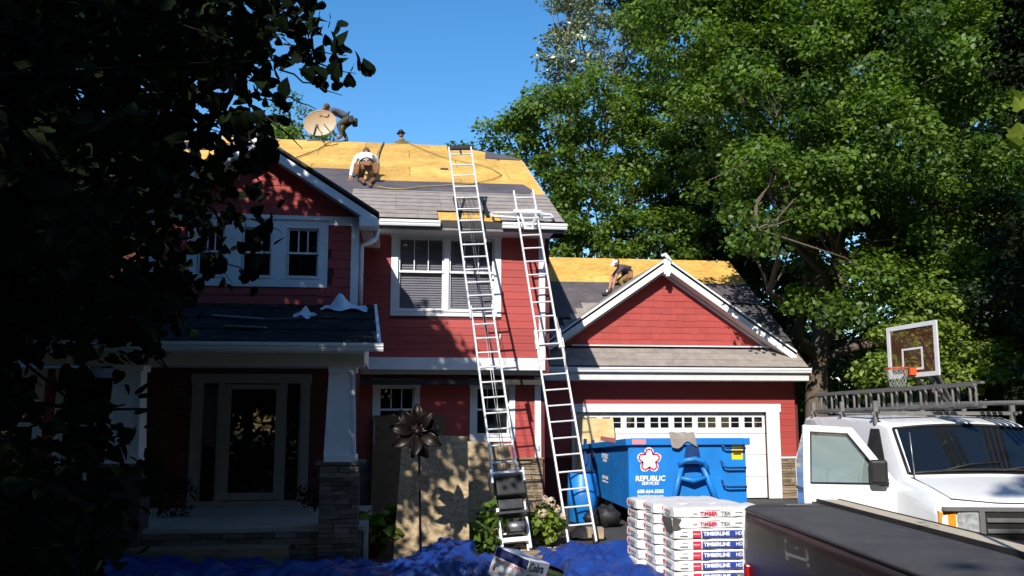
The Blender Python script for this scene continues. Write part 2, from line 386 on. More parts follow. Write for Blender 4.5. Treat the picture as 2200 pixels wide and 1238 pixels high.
def clump_leaves(C, per=90, flat=.55):
    P = []; O = []; T = []
    for c in C:
        n = max(4, int(per * (c[3] / .7) ** 2))
        d = nr.normal(size=(n, 3)); d /= np.linalg.norm(d, axis=1)[:, None]
        rad = (.35 + .65 * nr.random(n))
        q = d * rad[:, None] * c[3]; q[:, 2] *= flat
        q[:, 2] -= .12 * (q[:, 0] ** 2 + q[:, 1] ** 2)
        P.append(q + c[:3]); O.append(d * .5 + c[4:7] * .5)
        T.append(np.clip(nr.normal(.15 + .65 * nr.random(), .22, n), 0, 1))
    return np.vstack(P), np.vstack(O), np.concatenate(T)

def wobble(p, q, n=5, amp=.12):
    p = Vector(p); q = Vector(q); L = (q - p).length
    pts = []
    for i in range(n + 1):
        t = i / n; a = amp * L * math.sin(math.pi * t) * .5
        pts.append(p.lerp(q, t) + Vector((rng.uniform(-a, a), rng.uniform(-a, a), rng.uniform(-a, a) * .5)))
    return pts

def tree(name, label, base, top, r, lobes, leafm, size, per=90, per_m3=1.6, bark='bark', group=None, rmax=.95, rmin=.45,
         shell=.55, shape=KITE, faces=KITE_F, cat='tree', limbs=True, keep=None, twig=26, flat=.55, thin=1.0):
    t = thing(name, label, cat, base, 0, group)
    w = Vector(base); tb = B()
    trunk = wobble(base, top, 7, .05)
    tb.tube(trunk, [r * (1.25 if i == 0 else 1 - .62 * i / 7) for i in range(8)], 10)
    tb.build('trunk', M[bark], t, True, True)
    C = clumps(lobes, per_m3, rmin, rmax, shell)
    if keep is not None: C = C[np.array([keep(*c[:3]) for c in C])]
    if limbs:
        for L in lobes:
            k = min(6, 2 + rng.randrange(4)); a = trunk[k]
            b = Vector(L[:3]); lb = B(); pts = wobble(a, b, 5, .15)
            lb.tube(pts, [r * .42 * thin * (1 - .75 * i / 5) for i in range(6)], 6)
            near = C[np.argsort(((C[:, :3] - np.array(L[:3])) ** 2).sum(1))[:40]]
            for c in near[rng.randrange(2)::2][:twig]:
                p = pts[rng.randrange(3, 6)]
                if (Vector(c[:3]) - p).length < 3.5: lb.tube(wobble(p, c[:3], 3, .2), [.035 * min(1, thin * 1.3), .026 * min(1, thin * 1.3), .016 * min(1, thin * 1.3), .008 * min(1, thin * 1.3)], 4, False)
            lb.build('limb', M[bark], t, True, True)
    P, O, T = clump_leaves(C, per, flat)
    me = leaves('crown', P - np.array(base), size, M[leafm], shape, faces, out=O, tone=T)
    link('crown', me, t)
    return t
# ================================================================ setting: ground
setp(B().add([(-120, -60, -.03), (120, -60, -.03), (120, 160, -.03), (-120, 160, -.03)], [(0, 1, 2, 3)]).build('lawn', M['lawn']), kind='structure')
setp(B().add([(2.35, -6, -.02), (12.5, -6, -.02), (12.0, 14, -.02), (10.6, 21.6, -.02), (3.6, 21.6, -.02), (3.6, 16.2, -.02), (3.75, 14, -.02)], [tuple(range(7))]).build('driveway', M['asphalt']), kind='structure')
setp(B().add([(-4.6, 13.05, -.02), (-.3, 13.05, -.02), (-.3, 13.35, -.02), (3.45, 14.05, -.02), (3.5, 18.5, -.02), (-4.6, 18.5, -.02)], [tuple(range(6))]).build('planting_bed', M['soil']), kind='structure')

# ================================================================ the house
house = thing('house', 'red two storey house with white trim, its roof partly stripped to bare boards', 'house', (0, 18, 0))

def part(mb, name, m, parent=house, smooth=False, bevel=0.0):
    return mb.build(name, M[m], parent, smooth, True, bevel)

def wall_mesh(x0, x1, z0, z1, Y, holes=(), t=.14):
    b = B(); xs = sorted({x0, x1, *[h[0] for h in holes], *[h[1] for h in holes]}); zs = sorted({z0, z1, *[h[2] for h in holes], *[h[3] for h in holes]})
    for i in range(len(xs) - 1):
        for j in range(len(zs) - 1):
            cx = (xs[i] + xs[i + 1]) / 2; cz = (zs[j] + zs[j + 1]) / 2
            if any(h[0] < cx < h[1] and h[2] < cz < h[3] for h in holes): continue
            b.box(xs[i], xs[i + 1], Y, Y + t, zs[j], zs[j + 1])
    return b

board_me = B().hexa([(0, -.014, 0), (1, -.014, 0), (1, 0, 0), (0, 0, 0), (0, -.004, 1), (1, -.004, 1), (1, 0, 1), (0, 0, 1)]).mesh('siding_board', M['red'])
shake_mes = []
for k in range(4):
    j = [rng.uniform(-.015, .015) for _ in range(2)]
    shake_mes.append(B().hexa([(0, -.016, 0), (1, -.016, j[0] * .5), (1, 0, 0), (0, 0, 0), (0, -.004, 1), (1, -.004, 1), (1, 0, 1), (0, 0, 1)]).mesh('shake', M['shake']))
stone_mes = []; stone_mes_g = []
for k in range(6):
    b = B().box(0, 1, -1, 0, 0, 1)
    b.v = [(x + rng.uniform(-.03, .03), y + (rng.uniform(-.3, .3) if y < -.5 else 0), z + rng.uniform(-.09, .09)) for x, y, z in b.v]
    stone_mes.append(b.mesh('stone', M['stone'])); stone_mes_g.append(b.mesh('stone', M['stone_grey']))

def clapboards(w, x0, x1, z0, z1, Y, holes=(), e=.152):
    z = z0
    while z < z1 - .02:
        h = min(e, z1 - z); segs = [(x0, x1)]
        for (a, b, c, d) in holes:
            if c < z + h - .005 and d > z + .005:
                segs = [s for (p, q) in segs for s in ((p, min(q, a)), (max(p, b), q)) if s[1] - s[0] > .03]
        for p, q in segs:
            cut = rng.uniform(p + .3, q - .3) if q - p > 1.2 and rng.random() < .7 else None
            for u, v in (((p, cut - .002), (cut + .002, q)) if cut else ((p, q),)):
                wlink('siding_board', board_me, w, (u, Y, z), (0, 0, 0), (v - u, 1, h + .006))
        z += e

def shakes(w, xr, z0, z1, Y, e=.165, holes=(), wid=(.15, .29), only=None):
    z = z0
    while z < z1 - .03:
        h = min(e, z1 - z)
        x, xe = xr(z, z + h)
        while x < xe - .03:
            q = min(x + rng.uniform(*wid), xe)
            if xe - q < .06: q = xe
            hit = any(a < (x + q) / 2 < b and c < z + h / 2 < d for (a, b, c, d) in holes)
            if not hit:
                dz = rng.choice((0, 0, .012, .024))
                wlink('shake', rng.choice(shake_mes), w, (x + .0015, Y - rng.uniform(0, .003), z - dz * .6), (0, 0, 0), (q - x - .003, 1, h + .01 + dz * .6))
            x = q
        z += e

def stones(w, x0, x1, z0, z1, Y, grey=False, hh=(.04, .085), ww=(.14, .40)):
    z = z0
    while z < z1 - .015:
        h = min(rng.uniform(*hh), z1 - z)
        if z1 - z - h < .03: h = z1 - z
        x = x0
        while x < x1 - .02:
            q = min(x + rng.uniform(*ww), x1)
            if x1 - q < .07: q = x1
            wlink('stone', rng.choice(stone_mes_g if grey else stone_mes), w, (x, Y, z), (0, 0, 0), (q - x - .008, rng.uniform(.03, .065), h - .007))
            x = q
        z += h

# ---- main block, upper storey (cantilevered over the ground floor)
YM, YG = 18.0, 18.6
UW = (.02, 2.0, 4.20, 5.70)                     # upper twin window opening
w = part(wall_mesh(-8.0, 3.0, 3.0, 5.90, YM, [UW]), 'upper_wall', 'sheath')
clapboards(w, -.72, 2.93, 3.24, 5.86, YM, [(-.13, 2.15, 4.08, 5.86)])
b = B().box(3.0, 3.14, YM, 25.4, 2.9, 5.9).box(3.0, 3.14, YG + .14, 25.4, 0, 2.9)   # right flank wall
for k in range(20): b.box(3.14, 3.152, YM, 25.4, 2.9 + k * .15 + .01, 2.9 + k * .15 + .145)
part(b, 'side_wall', 'sheath')
part(B().box(-8, 3.0, YM + .14, YG, 2.90, 3.0), 'overhang_soffit', 'soffit')
part(B().box(-.72, 3.05, YM - .035, YM - .003, 2.99, 3.235), 'band_board', 'white')
part(B().box(2.93, 3.06, YM - .03, YM - .002, 3.238, 5.78), 'corner_board', 'white')
# ---- ground floor wall under the overhang
LW1 = (-.33, .40, 1.66, 2.66); LW2 = (1.68, 2.39, 1.66, 2.66)
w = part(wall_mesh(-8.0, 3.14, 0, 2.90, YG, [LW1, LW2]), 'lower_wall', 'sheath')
clapboards(w, -.72, 2.93, 1.20, 2.88, YG, [(-.46, .53, 1.5, 2.84), (1.55, 2.52, 1.5, 2.84)])
part(B().box(2.93, 3.06, YG - .03, YG - .002, 1.20, 2.88), 'corner_board', 'white')
part(B().box(-.72, 3.10, YG - .09, YG - .001, 1.165, 1.20), 'stone_cap', 'stone')
stones(w, 1.3, 3.10, 0, 1.16, YG - .002)
part(B().box(-.72, 1.3, YG - .05, YG - .002, 0, 1.16), 'stone_base', 'stone_grey')

def sash_window(name, x0, x1, z0, z1, Y, units=1, trim=(.13, .13, .13), head=.16, muntins=3, blind=False, split=.47, gm='glass', drop=.0):
    """double hung window in a wall opening: casing + sashes, panes, muntins"""
    b = B(); L, Rr, S = trim; f = .032
    b.box(x0 - L, x0, Y - f, Y + .02, z0 - S, z1); b.box(x1, x1 + Rr, Y - f, Y + .02, z0 - S, z1)
    b.box(x0 - L - .015, x1 + Rr + .015, Y - f - .006, Y + .02, z1, z1 + head)
    b.box(x0 - L - .035, x1 + Rr + .035, Y - f - .03, Y + .015, z1 + head, z1 + head + .03)
    b.box(x0, x1, Y - f + .002, Y + .02, z0 - S, z0 - .03)
    b.box(x0 - .02, x1 + .02, Y - f - .02, Y + .03, z0 - .03, z0)
    win = part(b, 'window', 'white')
    mw = .09 if units > 1 else 0
    uw = ((x1 - x0) - mw * (units - 1)) / units
    for u in range(units):
        a = x0 + u * (uw + mw); c = a + uw
        if u: part(B().box(a - mw, a, Y - .02, Y + .06, z0, z1), 'mullion', 'white', win)
        zs = z0 + (z1 - z0) * (1 - split)
        for (p, q, yy, top) in ((zs - .02, z1, Y + .025, True), (z0, zs + .02, Y + .055, False)):
            b = B(); r = .042
            b.box(a, a + r, yy, yy + .028, p, q); b.box(c - r, c, yy, yy + .028, p, q)
            b.box(a + r, c - r, yy, yy + .028, p, p + r); b.box(a + r, c - r, yy, yy + .028, q - r, q)
            sash = part(b, 'sash', 'white', win)
            g = part(B().box(a + r - .004, c - r + .004, yy + .012, yy + .017, p + r - .004, q - r + .004), 'pane', gm, win)
            if top and muntins > 1:
                for k in range(1, muntins):
                    xm = a + r + (c - a - 2 * r) * k / muntins
                    part(B().box(xm - .010, xm + .010, yy + .003, yy + .022, p + r, q - r), 'muntin', 'white', win)
        if blind:
            b = B(); n = int((z1 - z0) / .05)
            for k in range(n):
                zz = z0 + .02 + k * .05
                b.hexa([(a, Y + .11, zz), (c, Y + .11, zz), (c, Y + .135, zz + .012), (a, Y + .135, zz + .012), (a, Y + .112, zz + .004), (c, Y + .112, zz + .004), (c, Y + .137, zz + .050), (a, Y + .137, zz + .050)])
            setp(part(b, 'blind', 'blind', win), kind='stuff')
    return win

sash_window('window', *UW, YM, 2, (.14, .14, .12), .12, 3, True, gm='glass_clear')
sash_window('window', *LW1, YG, 1, (.12, .12, .13), .14, 3)
sash_window('window', *LW2, YG, 1, (.12, .12, .13), .14, 3, True)
# white upright sash rail seen behind the glass and a closed back so that the rooms stay dark
part(B().box(-8, 3.0, 25.0, 25.14, 0, 5.9), 'back_wall', 'sheath')
part(B().box(-8, -7.86, YM + .14, 25, 0, 5.9), 'left_wall', 'sheath')
part(B().box(-7.86, 3.0, YM + .14, 25, 2.70, 2.80), 'upper_floor', 'room')

# ---- projecting bay over the porch
YB, BX0, BX1 = 15.75, -4.25, -.70
BW = [(-3.45, -3.0, 4.50, 5.37), (-2.70, -2.19, 4.50, 5.37), (-1.93, -1.38, 4.50, 5.37)]
w = part(wall_mesh(BX0, BX1, 2.9, 5.56, YB, BW), 'bay_wall', 'sheath')
casing = (-3.62, -1.22, 4.32, 5.52)
shakes(w, lambda a, b_: (BX0 + .12, BX1 - .12), 4.02, 5.44, YB, .165, [casing], (.18, .32))
b = B().box(BX1 - .14, BX1, YB + .14, YM, .5, 5.56)
for k in range(33): b.box(BX1, BX1 + .012, YB + .02, YM, .52 + k * .152, .52 + k * .152 + .146)
part(b, 'bay_side_wall', 'sheath')
part(B().box(BX0, BX0 + .14, YB + .14, YM, .5, 5.56), 'bay_side_wall', 'sheath')
part(B().box(BX1 - .115, BX1 + .022, YB - .03, YB - .002, 4.02, 5.44), 'corner_board', 'white')
part(B().box(BX0 - .022, BX0 + .115, YB - .03, YB - .002, 4.02, 5.44), 'corner_board', 'white')
part(B().box(BX0 - .02, BX1 + .02, YB - .034, YB - .001, 5.44, 5.60), 'frieze_board', 'white')
b = B()
b.box(-3.62, -1.22, YB - .032, YB + .02, 5.37, 5.52); b.box(-3.66, -1.18, YB - .06, YB + .015, 5.52, 5.55); b.box(-3.62, -1.22, YB - .032, YB + .02, 4.32, 4.50)
for a, c in ((-3.62, -3.45), (-3.0, -2.70), (-2.19, -1.93), (-1.38, -1.22)): b.box(a, c, YB - .030, YB + .02, 4.50, 5.37)
bay_win = part(b, 'window', 'white')
for (a, c, z0, z1) in BW:
    zs = (z0 + z1) / 2
    part(B().box(a - .03, c + .03, YB - .045, YB + .03, z0 - .03, z0), 'sill', 'white', bay_win)
    for (p, q, yy, top) in ((zs - .02, z1, YB + .02, 1), (z0, zs + .02, YB + .05, 0)):
        r = .035; b = B()
        b.box(a, a + r, yy, yy + .028, p, q); b.box(c - r, c, yy, yy + .028, p, q); b.box(a + r, c - r, yy, yy + .028, p, p + r); b.box(a + r, c - r, yy, yy + .028, q - r, q)
        part(b, 'sash', 'white', bay_win)
        part(B().box(a + r - .004, c - r + .004, yy + .012, yy + .017, p + r - .004, q - r + .004), 'pane', 'glass_dark', bay_win)
        if top:
            for k in (1, 2):
                xm = a + r + (c - a - 2 * r) * k / 3; part(B().box(xm - .011, xm + .011, yy + .003, yy + .024, p + r, q - r), 'muntin', 'white', bay_win)
# gable of the bay
BXC, BZ, BS = -2.475, 5.60, .635                 # centre line, base height, roof slope
apexz = BZ + BS * (BX1 - BXC) + .10
w = part(B().slab([(BX0, YB, BZ), (BX1, YB, BZ), (BX1, YB, BZ + .1), (BXC, YB, apexz), (BX0, YB, BZ + .1)], .14, (0, 1, 0)), 'bay_gable', 'sheath')
def bay_xr(a, b_):
    k = max(0, (apexz - .05 - (a + b_) / 2) / BS); return (max(BX0, BXC - k), min(BX1, BXC + k))
shakes(w, bay_xr, 5.61, apexz - .24, YB, .178, (), (.2, .34))

def rake(p, q, h, t, dy=0):
    """raking fascia board: from p up to q, vertical height h, thickness t along +Y"""
    p = Vector(p); q = Vector(q); D = Vector((0, t, 0)); Z = Vector((0, 0, -h))
    return B().hexa([p + Z, q + Z, q + Z + D, p + Z + D, p, q, q + D, p + D])

def bay_z(x): return BZ + BS * (BX1 - BXC) + .19 - BS * abs(x - BXC)
for sx in (1, -1):
    xe = BXC + sx * 2.13
    part(rake((xe, YB - .44, bay_z(xe)), (BXC, YB - .44, bay_z(BXC)), .21, .03), 'rake_board', 'white')
    part(rake((xe, YB - .41, bay_z(xe) - .17), (BXC, YB - .41, bay_z(BXC) - .17), .02, .41), 'rake_soffit', 'soffit')
    part(rake((xe + sx * .02, YB - .462, bay_z(xe) + .045), (BXC, YB - .462, bay_z(BXC) + .058), .045, .5), 'drip_edge', 'edge')
    # roof plane of the bay running back into the main roof
    yb = lambda z: 17.35 + (z - 5.93) / .5
    zt, ze = bay_z(BXC) + .05, bay_z(xe) + .04
    rp = part(B().slab([(xe, YB - .44, ze), (BXC, YB - .44, zt), (BXC, yb(zt) + .3, zt), (xe, max(yb(ze), YB), ze)][::sx], .1), 'bay_roof', 'shingle')
    part(B().box(min(xe, xe - sx * .32), max(xe, xe - sx * .32), YB - .435, YB - .03, bay_z(xe) - .20, bay_z(xe) - .03), 'eave_return', 'white')
part(B().box(-.66, -.35, YB - .40, YM - .1, 5.44, 5.50), 'bay_soffit', 'soffit')
ds = part(B().tube([(-.38, YB + .45, 5.50), (-.40, YB + .40, 5.30), (-.52, YB + .2, 5.18), (-.645, YB + .12, 5.12), (-.645, YB + .12, 4.05)], .05, 8), 'downspout', 'gutter', smooth=True)

# ---- main roof: front plane with a clipped right gable
def mz(y): return 5.93 + .5 * (y - 17.35)
RX, RY, RZ = 1.60, 25.2, mz(25.2)
KX, KY = 3.36, 23.5
roof = part(B().slab([(-8.6, 17.35, mz(17.35)), (3.36, 17.35, mz(17.35)), (KX, KY, mz(KY)), (RX, RY, RZ), (-8.6, RY, RZ)], .13), 'roof', 'edge')
part(B().slab([(KX, KY, mz(KY) - .004), (KX, 2 * RY - KY, mz(KY) - .004), (RX, RY, RZ - .004)], .12), 'hip_roof', 'felt')
part(B().slab([(-8.6, RY, RZ - .002), (RX, RY, RZ - .002), (KX, 2 * RY - KY, mz(KY)), (3.36, 33.05, mz(17.35)), (-8.6, 33.05, mz(17.35))], .12), 'rear_roof', 'felt')
part(B().slab([(3.0, YM, 5.85), (3.0, 25.2, 5.85), (3.0, 25.2, mz(KY) - .15), (3.0, KY, mz(KY) - .15)], .13, (1, 0, 0)), 'gable_end', 'sheath')
def rslab(poly, lift, t=.012, fn=mz): return B().slab([(x, y, fn(y) + lift) for x, y in poly], t)
# bare OSB sheets, 2.44 x 1.22, joints left open
def felt_top(x): return 21.62 if x < -.95 else 20.50
y = 18.9; r = 0; sl_y = 1.22 * .894
rows = []
while y < RY - .02: rows.append((y, min(y + sl_y, RY))); y += sl_y
for r, (ya, yb_) in enumerate(rows):
    x = -4.6 - (r % 2) * 1.22
    while x < 3.34:
        xa, xb = x + .005, x + 2.432
        def xm(yy): return KX if yy <= KY else KX + (RX - KX) * (yy - KY) / (RY - KY)
        if xa < xm(ya) - .1:
            xa2, xb2 = min(xb, xm(ya)), min(xb, xm(yb_))
            poly = [(xa, ya + .003), (xa2, ya + .003), (max(xa, xb2), yb_ - .003), (xa, yb_ - .003)]
            if xb > KX and ya < KY < yb_: poly = [(xa, ya + .003), (KX, ya + .003), (KX, KY), (max(xa, xb2), yb_ - .003), (xa, yb_ - .003)]
            part(rslab(poly, .015 + rng.uniform(0, .004)), 'osb_sheet', 'osb', roof)
        x += 2.44
part(rslab([(-2.2, 19.0), (-.8, 19.0), (-.82, 21.60), (-2.2, 21.64)], .024, .004), 'underlayment_strip', 'felt', roof)
part(rslab([(-1.0, 19.55), (3.0, 19.60), (3.12, 20.0), (2.98, 20.56), (-.82, 20.50)], .030, .004), 'underlayment_strip', 'felt', roof)
part(rslab([(2.34, 23.47), (3.28, 23.40), (3.35, 23.52), (2.46, 24.50)], .036, .004), 'underlayment_strip', 'felt', roof)
# remaining old shingle courses near the eave
ys = 17.38; k = 0
while ys < 19.5:
    ye = min(ys + .30, 19.62)
    segs = [(-.55, .80), (2.06, 3.37)] if ys < 17.9 else [(-1.0, 3.37)]
    for xa, xb in segs:
        x = xa
        while x < xb - .02:
            xq = min(x + .95, xb)
            if xb - xq < .2: xq = xb
            part(B().slab([(x + .003, ys - .01, mz(ys) + .040 + rng.uniform(0, .004)), (xq - .003, ys - .01, mz(ys) + .040 + rng.uniform(0, .004)), (xq - .003, ye, mz(ye) + .028), (x + .003, ye, mz(ye) + .028)], .01), 'shingle_strip', 'shingle', roof)
            x = xq
    ys += .30
part(rslab([(.81, 17.37), (2.06, 17.37), (2.06, 17.93), (.81, 17.90)], .02, .014), 'bare_eave_board', 'osb', roof)
# eave: soffit, fascia, gutters (left out between the ladder feet)
part(B().box(-8.6, 3.36, 17.40, YM, 5.74, 5.78), 'main_soffit', 'soffit')
part(B().box(-8.6, 3.36, 17.365, 17.40, 5.74, 5.92), 'fascia', 'alu_dull')
def gutter(x0, x1, y, z, name='gutter', parent=house):
    b = B(); prof = [(0, 0), (-.085, 0), (-.10, .035), (-.10, .05), (-.118, .07), (-.118, .115), (-.11, .115), (-.11, .075), (-.09, .05), (-.09, .01), (0, .01)]
    n = len(prof); v = [(x, y + p, z + q) for x in (x0, x1) for p, q in prof]
    b.add(v, [(i, (i + 1) % n, n + (i + 1) % n, n + i) for i in range(n)])
    b.add([(x0, y, z), (x0, y - .085, z), (x0, y - .11, z + .06), (x0, y - .11, z + .112), (x0, y, z + .112)], [(0, 1, 2, 3, 4)])
    b.add([(x1, y, z), (x1, y - .085, z), (x1, y - .11, z + .06), (x1, y - .11, z + .112), (x1, y, z + .112)], [(4, 3, 2, 1, 0)])
    b.box(x0, x1, y - .002, y + .002, z, z + .112)
    return part(b, name, 'gutter', parent)
gutter(-.55, .84, 17.36, 5.80); gutter(2.08, 3.40, 17.36, 5.80)
part(rake((3.375, 17.36, 5.90), (3.375, 17.361, 5.90), .0001, .0001), 'gutter_end', 'gutter')
b = B().beam((3.37, 17.36, mz(17.36) - .12), (3.37, KY, mz(KY) - .12), .03, .2); part(b, 'rake_board', 'white')
part(B().box(3.14, 3.36, 17.40, 17.9, 5.74, 5.90), 'eave_box', 'soffit')

# ---- porch
def pz(y): return 3.12 + .285 * (y - 12.6)
proof = part(B().slab([(-5.2, 12.58, pz(12.58)), (-.22, 12.58, pz(12.58)), (-.36, 15.73, pz(15.73)), (-5.2, 15.73, pz(15.73))], .10), 'porch_roof', 'edge')
yy = 12.58
while yy < 15.7:
    ye = min(yy + .9, 15.72); x = -5.1
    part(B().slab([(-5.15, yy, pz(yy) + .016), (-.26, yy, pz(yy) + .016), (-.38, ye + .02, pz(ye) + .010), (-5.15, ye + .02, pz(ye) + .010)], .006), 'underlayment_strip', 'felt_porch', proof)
    yy += .9
part(B().beam((-.225, 12.56, pz(12.56) + .012), (-.365, 15.74, pz(15.74) + .012), .05, .03), 'rake_trim', 'white')
gutter(-5.2, -.17, 12.57, 3.0)
part(B().box(-5.2, -.42, 12.57, 12.60, 2.97, 3.10), 'porch_fascia', 'white')
part(B().box(-5.0, -.44, 12.78, 13.10, 2.80, 2.98), 'porch_beam', 'soffit')
part(B().box(-5.0, -.46, 13.10, YB, 2.90, 2.96), 'porch_ceiling', 'soffit')
part(B().slab([(-.46, 12.8, 2.96), (-.46, 15.7, 2.96), (-.46, 15.7, 3.85), (-.46, 12.8, 3.10)], .05, (-1, 0, 0)), 'porch_side', 'white')
part(B().box(-5.0, -.35, 13.0, YB, .0, .56), 'porch_slab', 'concrete')
w = part(B().box(-5.0, -.40, 12.96, 12.998, 0, .50), 'porch_face', 'mortar')
stones(w, -4.6, -.42, .0, .50, 12.962, True, (.05, .09), (.22, .5))
part(B().box(-3.6, -1.4, 12.55, 12.90, 0, .36), 'porch_step', 'timber'); part(B().box(-3.7, -1.3, 12.2, 12.55, 0, .18), 'porch_step', 'timber')
def column(xc):
    b = B(); y0, y1 = 12.80, 13.22; zb, zt = 1.50, 2.82
    b.hexa([(xc - .20, y0 + .0, zb), (xc + .20, y0, zb), (xc + .20, y1, zb), (xc - .20, y1, zb), (xc - .155, y0 + .05, zt), (xc + .155, y0 + .05, zt), (xc + .155, y1 - .05, zt), (xc - .155, y1 - .05, zt)])
    c = part(b, 'column', 'white')
    part(B().box(xc - .225, xc + .225, y0 - .025, y1 + .025, 1.47, 1.56), 'base_trim', 'white', c)
    part(B().box(xc - .20, xc + .20, y0 + .02, y1 - .02, 2.72, 2.81), 'capital', 'white', c)
    for s in (-1, 1):
        b = B().hexa([(xc + s * .20 - .03, y0 - .012, zb + .06), (xc + s * .20 + .01, y0 - .012, zb + .06), (xc + s * .20 + .01, y0 + .01, zb + .06), (xc + s * .20 - .03, y0 + .01, zb + .06), (xc + s * .157 - .03, y0 + .038, zt), (xc + s * .157 + .01, y0 + .038, zt), (xc + s * .157 + .01, y0 + .06, zt), (xc + s * .157 - .03, y0 + .06, zt)])
        part(b, 'edge_trim', 'white', c)
    p = part(B().box(xc - .26, xc + .26, y0 - .02, y1 + .06, 0, 1.43), 'pier', 'mortar')
    part(B().box(xc - .34, xc + .34, y0 - .09, y1 + .10, 1.43, 1.47), 'pier_cap', 'stone_grey', p)
    return p
pr_ = column(-.74); stones(pr_, -1.01, -.47, .0, 1.42, 12.778, True, (.05, .085), (.14, .3))
column(-3.65)
# entry: door, sidelights
w = part(wall_mesh(-4.25, BX1, .56, 2.9, YB, [(-3.26, -1.60, .60, 2.64)]), 'entry_wall', 'sheath')
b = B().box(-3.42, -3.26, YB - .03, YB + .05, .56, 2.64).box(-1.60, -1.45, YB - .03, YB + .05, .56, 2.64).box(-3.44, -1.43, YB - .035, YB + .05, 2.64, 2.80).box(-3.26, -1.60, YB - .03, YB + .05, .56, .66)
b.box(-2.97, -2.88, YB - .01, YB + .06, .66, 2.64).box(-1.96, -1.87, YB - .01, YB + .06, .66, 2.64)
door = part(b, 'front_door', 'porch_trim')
for a, c in ((-3.26, -2.97), (-1.87, -1.60)):
    part(B().box(a + .03, c - .03, YB + .02, YB + .03, .70, 2.60), 'sidelight', 'glass_dark', door)
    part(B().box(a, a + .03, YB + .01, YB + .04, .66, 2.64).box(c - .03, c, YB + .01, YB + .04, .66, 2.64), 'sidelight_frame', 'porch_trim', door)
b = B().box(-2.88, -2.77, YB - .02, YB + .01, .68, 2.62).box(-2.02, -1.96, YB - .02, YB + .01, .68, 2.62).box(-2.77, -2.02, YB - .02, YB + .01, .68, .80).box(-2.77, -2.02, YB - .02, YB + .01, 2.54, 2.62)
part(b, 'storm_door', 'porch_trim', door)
part(B().box(-2.77, -2.02, YB - .004, YB, .80, 2.54), 'storm_glass', 'glass_dark', door)
part(B().box(-2.80, -2.0, YB + .05, YB + .09, .66, 2.6), 'inner_door', 'brownboard', door)
part(B().tube([(-2.06, YB - .05, 1.55), (-2.06, YB - .05, 1.7)], .012, 8), 'handle', 'steel_dark', door)
part(B().box(-8, -4.25, 16.6, 16.74, 0, 2.9), 'left_front_wall', 'sheath')
lw = part(B().box(-7.9, -4.3, 16.585, 16.60, .1, .11), 'left_wall_sill', 'white')
for k in range(18): part(B().hexa([(-8, 16.586, .12 + k * .152), (-4.26, 16.586, .12 + k * .152), (-4.26, 16.6, .12 + k * .152), (-8, 16.6, .12 + k * .152), (-8, 16.596, .27 + k * .152), (-4.26, 16.596, .27 + k * .152), (-4.26, 16.6, .27 + k * .152), (-8, 16.6, .27 + k * .152)]), 'siding_board', 'red', lw)
for xc in (-6.65, -5.35):
    b = B().box(xc - .55, xc - .40, 16.55, 16.584, 1.1, 2.75).box(xc + .40, xc + .55, 16.55, 16.584, 1.1, 2.75).box(xc - .58, xc + .58, 16.545, 16.584, 2.75, 2.93).box(xc - .55, xc + .55, 16.55, 16.584, .97, 1.1)
    wi = part(b, 'window', 'white')
    part(B().box(xc - .4, xc + .4, 16.565, 16.575, 1.1, 2.75), 'pane', 'glass_dark', wi)
    part(B().box(xc - .4, xc + .4, 16.555, 16.58, 1.9, 1.97), 'meeting_rail', 'white', wi)
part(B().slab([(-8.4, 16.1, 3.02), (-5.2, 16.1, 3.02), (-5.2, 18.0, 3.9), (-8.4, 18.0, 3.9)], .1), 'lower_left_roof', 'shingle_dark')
part(B().box(-8.4, -5.2, 16.06, 16.10, 2.90, 3.05), 'left_fascia', 'white')

# ---- garage wing
YW = 21.5
def gz(y): return 3.22 + .69 * (y - 20.9)
GO = (4.41, 9.29, 0, 2.13)
w = part(wall_mesh(3.1, 10.06, 0, 3.1, YW, [GO]), 'garage_wall', 'sheath')
clapboards(w, 3.15, 10.06, 2.335, 2.9, YW); clapboards(w, 9.635, 10.06, 1.03, 2.335, YW); clapboards(w, 3.15, 4.32, 1.03, 2.335, YW)
part(B().box(9.62, 10.12, YW - .07, YW - .002, .98, 1.02), 'stone_cap', 'white')
stones(w, 9.64, 10.08, 0, .98, YW - .002)
part(B().box(4.27, 9.67, YW - .035, YW - .002, 2.13, 2.33), 'garage_header', 'white')
part(B().box(9.29, 9.63, YW - .033, YW - .002, 0, 2.128), 'garage_jamb', 'white'); part(B().box(4.30, 4.41, YW - .033, YW - .002, 0, 2.128), 'garage_jamb', 'white')
part(B().box(10.06, 10.2, YW + .14, 30, 0, 3.2), 'garage_side_wall', 'sheath'); part(B().box(3.14, 10.06, 29.9, 30, 0, 3.2), 'garage_back_wall', 'sheath')
